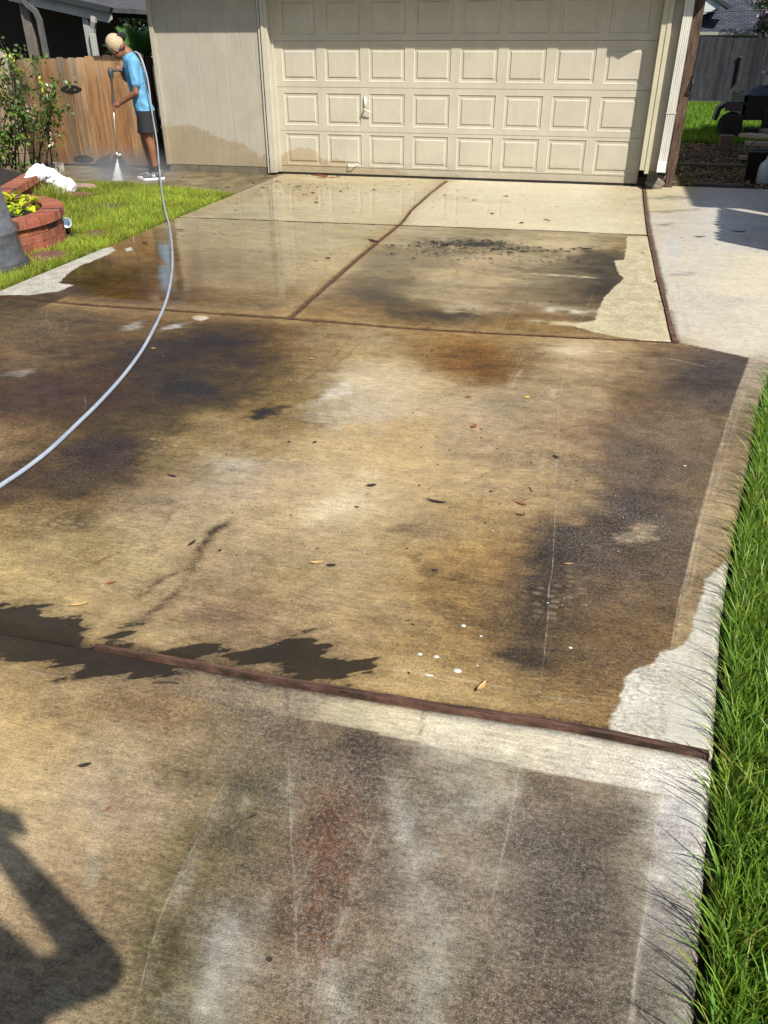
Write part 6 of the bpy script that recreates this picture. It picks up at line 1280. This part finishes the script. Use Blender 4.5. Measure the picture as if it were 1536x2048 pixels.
# ------------------------------------------------------------------ hose
def smooth_path(pts, k=10):
    P_ = [Vector(p) for p in pts]; P_ = [P_[0] * 2 - P_[1]] + P_ + [P_[-1] * 2 - P_[-2]]; out = []
    for i in range(1, len(P_) - 2):
        for j in range(k):
            t = j / k; a, b, c, d = P_[i-1:i+3]; out.append(.5 * ((2*b) + (c - a) * t + (2*a - 5*b + 4*c - d) * t * t + (3*b - a - 3*c + d) * t ** 3))
    out.append(P_[-2]); return out
HS = NM('grey_hose', .35, .5); hv = HS.noise(5, 3); hd_ = HS.noise(40, 4, .7); HS.color(HS.mix(HS.mr(hd_, .56, .72, 0, .6), HS.mix(HS.mr(hv, .3, .7), (.22, .26, .32, 1), (.31, .35, .40, 1)), (.12, .10, .08, 1)))
HR = .0105
up1 = [on(242, 141, DL), on(247, 137, .12), on(258, 115, .14), on(268, 104.5, .02), on(276.5, 107, -.05), on(283, 118, -.10), on(289, 135, -.13), on(294.5, 156, -.16), on(298.5, 180, -.18), on(301.5, 205, -.19), on(304, 225, -.19), on(307, 243, -.18), on(313.8, 284, -.17), on(317.5, 322, -.17), on(319.5, 345, -.18)]
gr = [Vector((*at(u, v, .03)[:2], .03)) for u, v in ((321.5, 365), (324, 385), (327, 405), (331, 424))] + [Vector((*at(u, v, .011)[:2], .011)) for u, v in ((337, 446), (342, 475), (344.5, 505), (344, 540), (338.5, 578), (328, 614), (309, 655), (283, 702), (246, 752), (200, 803), (150, 852), (100, 899), (50, 938), (0, 972), (-60, 1014), (-140, 1062))]
m = MB(); m.tube(smooth_path(up1 + gr, 9), HR, 12); hz_ = m.build('hose', HS.m, None, True); tag(hz_, 'pale grey pressure hose running from the person over the drive to the left edge', 'hose')
# ================================================================== PHOTOGRAPHER (behind the camera, only a shadow reaches the picture)
ph = tag(empty('person', (4.34, -11.86, 0)), 'person standing behind the viewpoint holding a phone up, casting the shadow at lower left', 'person')
def V3(x, y, z): return Vector((x, y, z))
b = MB(); px0, py0 = 4.19, -11.665
caps(b, [(V3(px0 + .04, py0 + .03, 1.58), .082), (V3(px0 + .05, py0 + .04, 1.67), .088)]); caps(b, [(V3(px0, py0, 1.36), .06), (V3(px0 + .04, py0 + .02, 1.54), .055)])
caps(b, [(V3(px0 - .15, py0, 1.36), .085), (V3(px0 + .15, py0, 1.36), .085)]); caps(b, [(V3(px0, py0, 1.28), .155), (V3(px0, py0, .98), .145)])
for s in (-1, 1):
    caps(b, [(V3(px0 + s * .10, py0, .92), .10), (V3(px0 + s * .11, py0 + .02, .50), .07), (V3(px0 + s * .12, py0 - .02, .08), .045), (V3(px0 + s * .12, py0 + .12, .04), .04)])
    sh = V3(px0 + s * .20, py0, 1.38)
    el_, ha = (V3(4.350, -11.43, 1.14), V3(4.20, -11.46, 1.53)) if s > 0 else (V3(px0 - .25, py0 - .02, 1.10), V3(px0 - .22, py0 + .08, .86))
    caps(b, [(sh, .058), (el_, .044), (ha, .030)]); d_ = V3(0, .005, .06) if s > 0 else V3(0, .02, -.06); caps(b, [(ha, .034), (ha + d_, .032)])
    for q in range(4): k_ = ha + d_ * (.5 + q * .33); caps(b, [(k_ + V3(s * .012, .012, 0), .010), (k_ + V3(s * .035, .012, 0), .008)], 6)
fuse(b, 'body', SKIN, ph, .012, 4)
c = MB(); caps(c, [(V3(px0 - .14, py0, 1.36), .095), (V3(px0 + .14, py0, 1.36), .095)]); caps(c, [(V3(px0, py0, 1.28), .165), (V3(px0, py0, .92), .155)]); fuse(c, 'shirt', BRIM, ph, .014, 3)
pm = MB(); pm.box((4.24, -11.475, 1.575), (4.32, -11.467, 1.66)); tag(pm.build('phone', BLK, bevel=.003), 'black phone held up at the viewpoint', 'phone')
# ================================================================== LEAVES, TWIGS, FOAM
DL1 = simple('dry_leaf_rust', (.20, .065, .025, 1), .7, .4, 60, .3); DL2 = simple('dry_leaf_dark', (.030, .020, .013, 1), .7, .4, 60, .3); DL3 = simple('dry_leaf_tan', (.42, .27, .10, 1), .7, .3, 60, .3); DL4 = simple('leaf_yellow', (.50, .46, .06, 1), .6, .2, 60, .2)
def leaf(u, v, L_, ang, mat, label, w=.38, name='fallen_leaf', group='fallen leaves on the driveway', curl=.5):
    c_ = at(u, v, .004); n = 9; vs = []
    for i in range(n):
        t = i / (n - 1); hw = L_ * w * .5 * math.sin(math.pi * min(1, t * .96 + .02)) ** .8
        for s in (-1, 0, 1): vs.append((L_ * (t - .5), s * hw, curl * L_ * (.10 * abs(s) + .14 * (2 * t - 1) ** 2 * (1 if (u + i) % 2 else .8))))
    fs = [(i*3+k, i*3+k+1, i*3+k+4, i*3+k+3) for i in range(n - 1) for k in range(2)]
    m = MB(); m.add(vs, fs); m.tube([(-L_ * .5, 0, curl * L_ * .14), (-L_ * .72, .0, .001)], L_ * .012, 4); o = m.build(name, mat, None, True, fix=False); o.location = (c_[0], c_[1], .005); o.rotation_euler = (0, 0, R(ang)); return tag(o, label, 'leaf', group)
leaf(937, 794, .035, 10, DL1, 'small curled rust leaf left of the yellow leaf'); leaf(1054, 795, .032, 30, DL4, 'single bright yellow leaf on the drive', .6)
leaf(948, 853, .045, 70, DL1, 'rust brown leaf below the small curled one', .6); leaf(1112, 914, .040, 130, DL2, 'black wet leaf right of centre', .4)
leaf(630, 884, .022, 40, DL2, 'tiny dark leaf crumb near mid drive', .7); leaf(873, 1004, .085, -8, DL2, 'long dark seed pod lying flat near the middle', .18); leaf(1042, 1008, .055, -25, DL1, 'slim rust leaf beside the dark twigs', .22)
leaf(743, 971, .045, 25, DL2, 'crinkled dark leaf in the middle of the stained slab', .45); leaf(714, 1014, .022, -20, DL1, 'tiny rust leaf on the pale streak', .5)
leaf(634, 1126, .048, 15, DL3, 'tan orange leaf beside a dark one', .35); leaf(663, 1131, .034, 10, DL2, 'dark curled leaf touching the tan leaf', .5)
leaf(223, 1166, .030, 35, DL1, 'rust red leaf on the left silt swirl', .5); leaf(158, 1210, .062, 28, DL3, 'long pale straw leaf near the left puddle', .2); leaf(964, 1376, .050, 65, DL3, 'curled brown leaf by the front joint', .35, curl=1.2)
leaf(170, 1531, .036, 28, DL2, 'dark beetle shaped leaf on the front slab', .4); leaf(345, 952, .045, -12, DL2, 'thin dark curled leaf under the hose bend', .25); leaf(384, 1087, .045, 75, DL2, 'upright dark leaf near the silt swirl', .35)
leaf(870, 1141, .022, 0, DL2, 'small black crumb of leaf on golden stain', .5); leaf(1137, 1128, .030, 15, DL3, 'pale straw bit on the dark stain', .2); leaf(440, 1101, .014, 0, DL2, 'round dark seed beside the swirl', .9)
leaf(1040, 1030, .035, -10, DL2, 'dark twig shaped leaf below the slim rust leaf', .2); leaf(625, 718, .040, -20, DL3, 'tan leaf on the dark stain behind', .3); leaf(308, 697, .035, 0, DL3, 'small orange leaf right of the hose', .4)
leaf(1170, 498, .13, -4, DL2, 'fat black pod on the slab near the dry corner', .22); leaf(1136, 503, .06, 20, DL2, 'small dark leaf left of the black pod', .4); leaf(360, 460, .09, 20, DL2, 'dark leaf on the wet slab right of the hose', .3); leaf(290, 486, .09, -30, DL2, 'curled dark leaf left of the hose', .3)
leaf(217, 1618, .022, 60, DL1, 'tiny reddish sprig on the front slab', .3); leaf(540, 1920, .012, 0, DL2, 'small black seed on the front slab near the bottom', .9); leaf(508, 1632, .022, 50, DL2, 'thin dark fleck on the green stain', .3)
leaf(1400, 474, .10, 0, DL2, 'dark leaf on the pad by the shadow edge', .25); leaf(1478, 464, .13, 8, DL2, 'leaf in the shaded part of the pad', .2); leaf(1002, 1056, .0, 0, DL2, '') if False else None
# debris row on the slab: individually too small and too many to count
rng = np.random.default_rng(44)
def debris(name, spec, mat, label, smin, smax):
    Ps = []
    for u, v, su, sv, k in spec:
        for _ in range(k): Ps.append(at(u + rng.normal() * su, v + rng.normal() * sv, .003))
    Ps = np.array(Ps); n = len(Ps); s = rng.uniform(smin, smax, n) ; a = rng.normal(size=n) * .5; ar = rng.uniform(.10, .5, n) ** 1.3; far = np.clip((Ps[:, 1] + 10.8) / 2.2, .8, 3.0) * rng.choice([.6, .8, 1.0, 1.9], n, p=[.4, .3, .22, .08]); s = s * np.where(Ps[:, 1] > -6.4, 1.25, 1); s = s * far; Ps[:, 2] = .0045
    dx = np.stack([np.cos(a), np.sin(a), 0 * a], -1); dy = np.stack([-np.sin(a), np.cos(a), 0 * a], -1); up = np.array([0, 0, 1.])
    v_ = [Ps - dx * s[:, None], Ps - dy * (s * ar)[:, None], Ps + dx * s[:, None], Ps + dy * (s * ar)[:, None] + up * (s * .3)[:, None]]
    V = np.stack(v_, 1).reshape(-1, 3); b = np.arange(n) * 4; F = np.concatenate([np.stack([b, b + 1, b + 3], -1), np.stack([b + 1, b + 2, b + 3], -1)]); o = raw_mesh(name, V, F, mat); o['kind'] = 'stuff'; o['label'] = label
debris('wet_debris', [(965, 487, 26, 3.5, 330), (900, 486, 40, 3, 160), (870, 493, 60, 3, 130), (1040, 498, 60, 4, 130), (930, 505, 90, 6, 160), (1010, 520, 90, 8, 90), (780, 500, 12, 5, 16), (620, 376, 90, 9, 220), (560, 370, 40, 7, 80), (680, 352, 30, 3, 30), (560, 480, 120, 40, 45), (640, 400, 150, 20, 60), (900, 395, 60, 8, 40),
    (1080, 420, 110, 25, 25), (900, 560, 150, 40, 50), (840, 940, 100, 90, 150), (980, 980, 110, 50, 110), (900, 1170, 110, 90, 130), (300, 930, 180, 50, 60), (330, 1080, 150, 60, 90), (700, 1080, 250, 150, 90), (1130, 1000, 120, 100, 60), (400, 1500, 400, 250, 26), (1380, 480, 80, 60, 25), (520, 1000, 120, 60, 60), (900, 1300, 350, 70, 50)], simple('debris_black', (.016, .013, .010, 1), .8, .3), 'dark crumbs of dirt and leaf scattered on the drive', .0014, .0055)
debris('pale_grit', [(1180, 1010, 90, 70, 60), (1300, 1070, 60, 60, 40), (1150, 1150, 90, 80, 30), (250, 760, 200, 90, 16), (700, 900, 300, 200, 20), (560, 470, 150, 60, 12)], simple('grit_pale', (.55, .50, .40, 1), .7, .2), 'tiny pale bits of grit', .0012, .0035)
TW = simple('twig', (.035, .022, .014, 1), .8, .3)
def twig(pts, r, label):
    m = MB(); m.tube([at(u, v, r + .001) for u, v in pts], [r * .6] + [r] * (len(pts) - 2) + [r * .5], 6); tag(m.build('twig', TW, None, True), label, 'twig', 'twigs on the driveway')
twig([(640, 1366), (605, 1366), (570, 1364)], .0018, 'thin dark twig just below the front joint puddle') if False else None
twig([(357, 1366), (330, 1364), (304, 1366)], .003, 'dark twig lying below the front joint board'); twig([(738, 479), (748, 482), (757, 482)], .012, 'short twig touching the centre joint board')
twig([(1030, 1028), (1040, 1031), (1049, 1030), (1047, 1024)], .002, 'bent black twig right of centre'); twig([(1058, 974), (1062, 980), (1064, 983)], .0022, 'short twig above the slim rust leaf')
twig([(1150, 1202), (1158, 1196), (1164, 1189)], .0012, 'pale straw twig on the dark tyre stain'); twig([(262, 1098), (258, 1104), (250, 1110)], .0, '') if False else None
FO = NM('foam', .25, .5); FO.color((.60, .59, .54, 1)); FO.bump(FO.voro(260), .6, .003)
for u, v, a, b_, lab in ((927, 1251, .008, .007, 'round foam spot farthest from the front joint'), (873, 1313, .009, .007, 'foam spot left of the big one'), (915, 1341, .013, .010, 'largest white foam blob near the front joint'), (840, 1308, .008, .006, 'flat foam spot at the left of the group'), (858, 1350, .014, .004, 'thin stretched foam patch on the tooled line'), (1141, 1295, .006, .005, 'lone small foam spot on the dark tyre stain'), (962, 1272, .005, .004, 'tiny foam spot right of the farthest'), (955, 1331, .004, .003, 'tiny foam dot right of the big blob')):
    c_ = at(u, v, .002); m = MB(); m.lathe([(1.0, 0), (.8, .35), (.4, .55), (0, .6)], (0, 0, 0), 14); o = m.build('foam_spot', FO.m, None, True); o.location = (c_[0], c_[1], .0015); o.scale = (a, b_, .004); tag(o, lab, 'foam', 'foam spots')
# weeds at the wall foot
rng = np.random.default_rng(77)
for u, v, lab in ((352, 340, 'small weed sprouting at the garage corner'),):
    c_ = at(u, v); XY = c_[:2] + rng.normal(size=(60, 2)) * .035; o = grass('weed', XY, .05, .13, .009, 15, tint_green, .8, .0, 3); o.pop('kind'); tag(o, lab, 'weed')
m = MB()
for k in range(26):
    u, v = 650 + rng.normal() * 12, 352 + rng.normal() * 2.5; p = Vector(at(u, v, .006)); m.tube([p, p + Vector((rng.normal() * .03, rng.normal() * .02, abs(rng.normal()) * .012)), p + Vector((rng.normal() * .05, rng.normal() * .03, .003))], .004, 4)
tag(m.build('leaf_clump', DL1, None), 'small clump of reddish brown leaves against the garage door bottom', 'leaf clump')
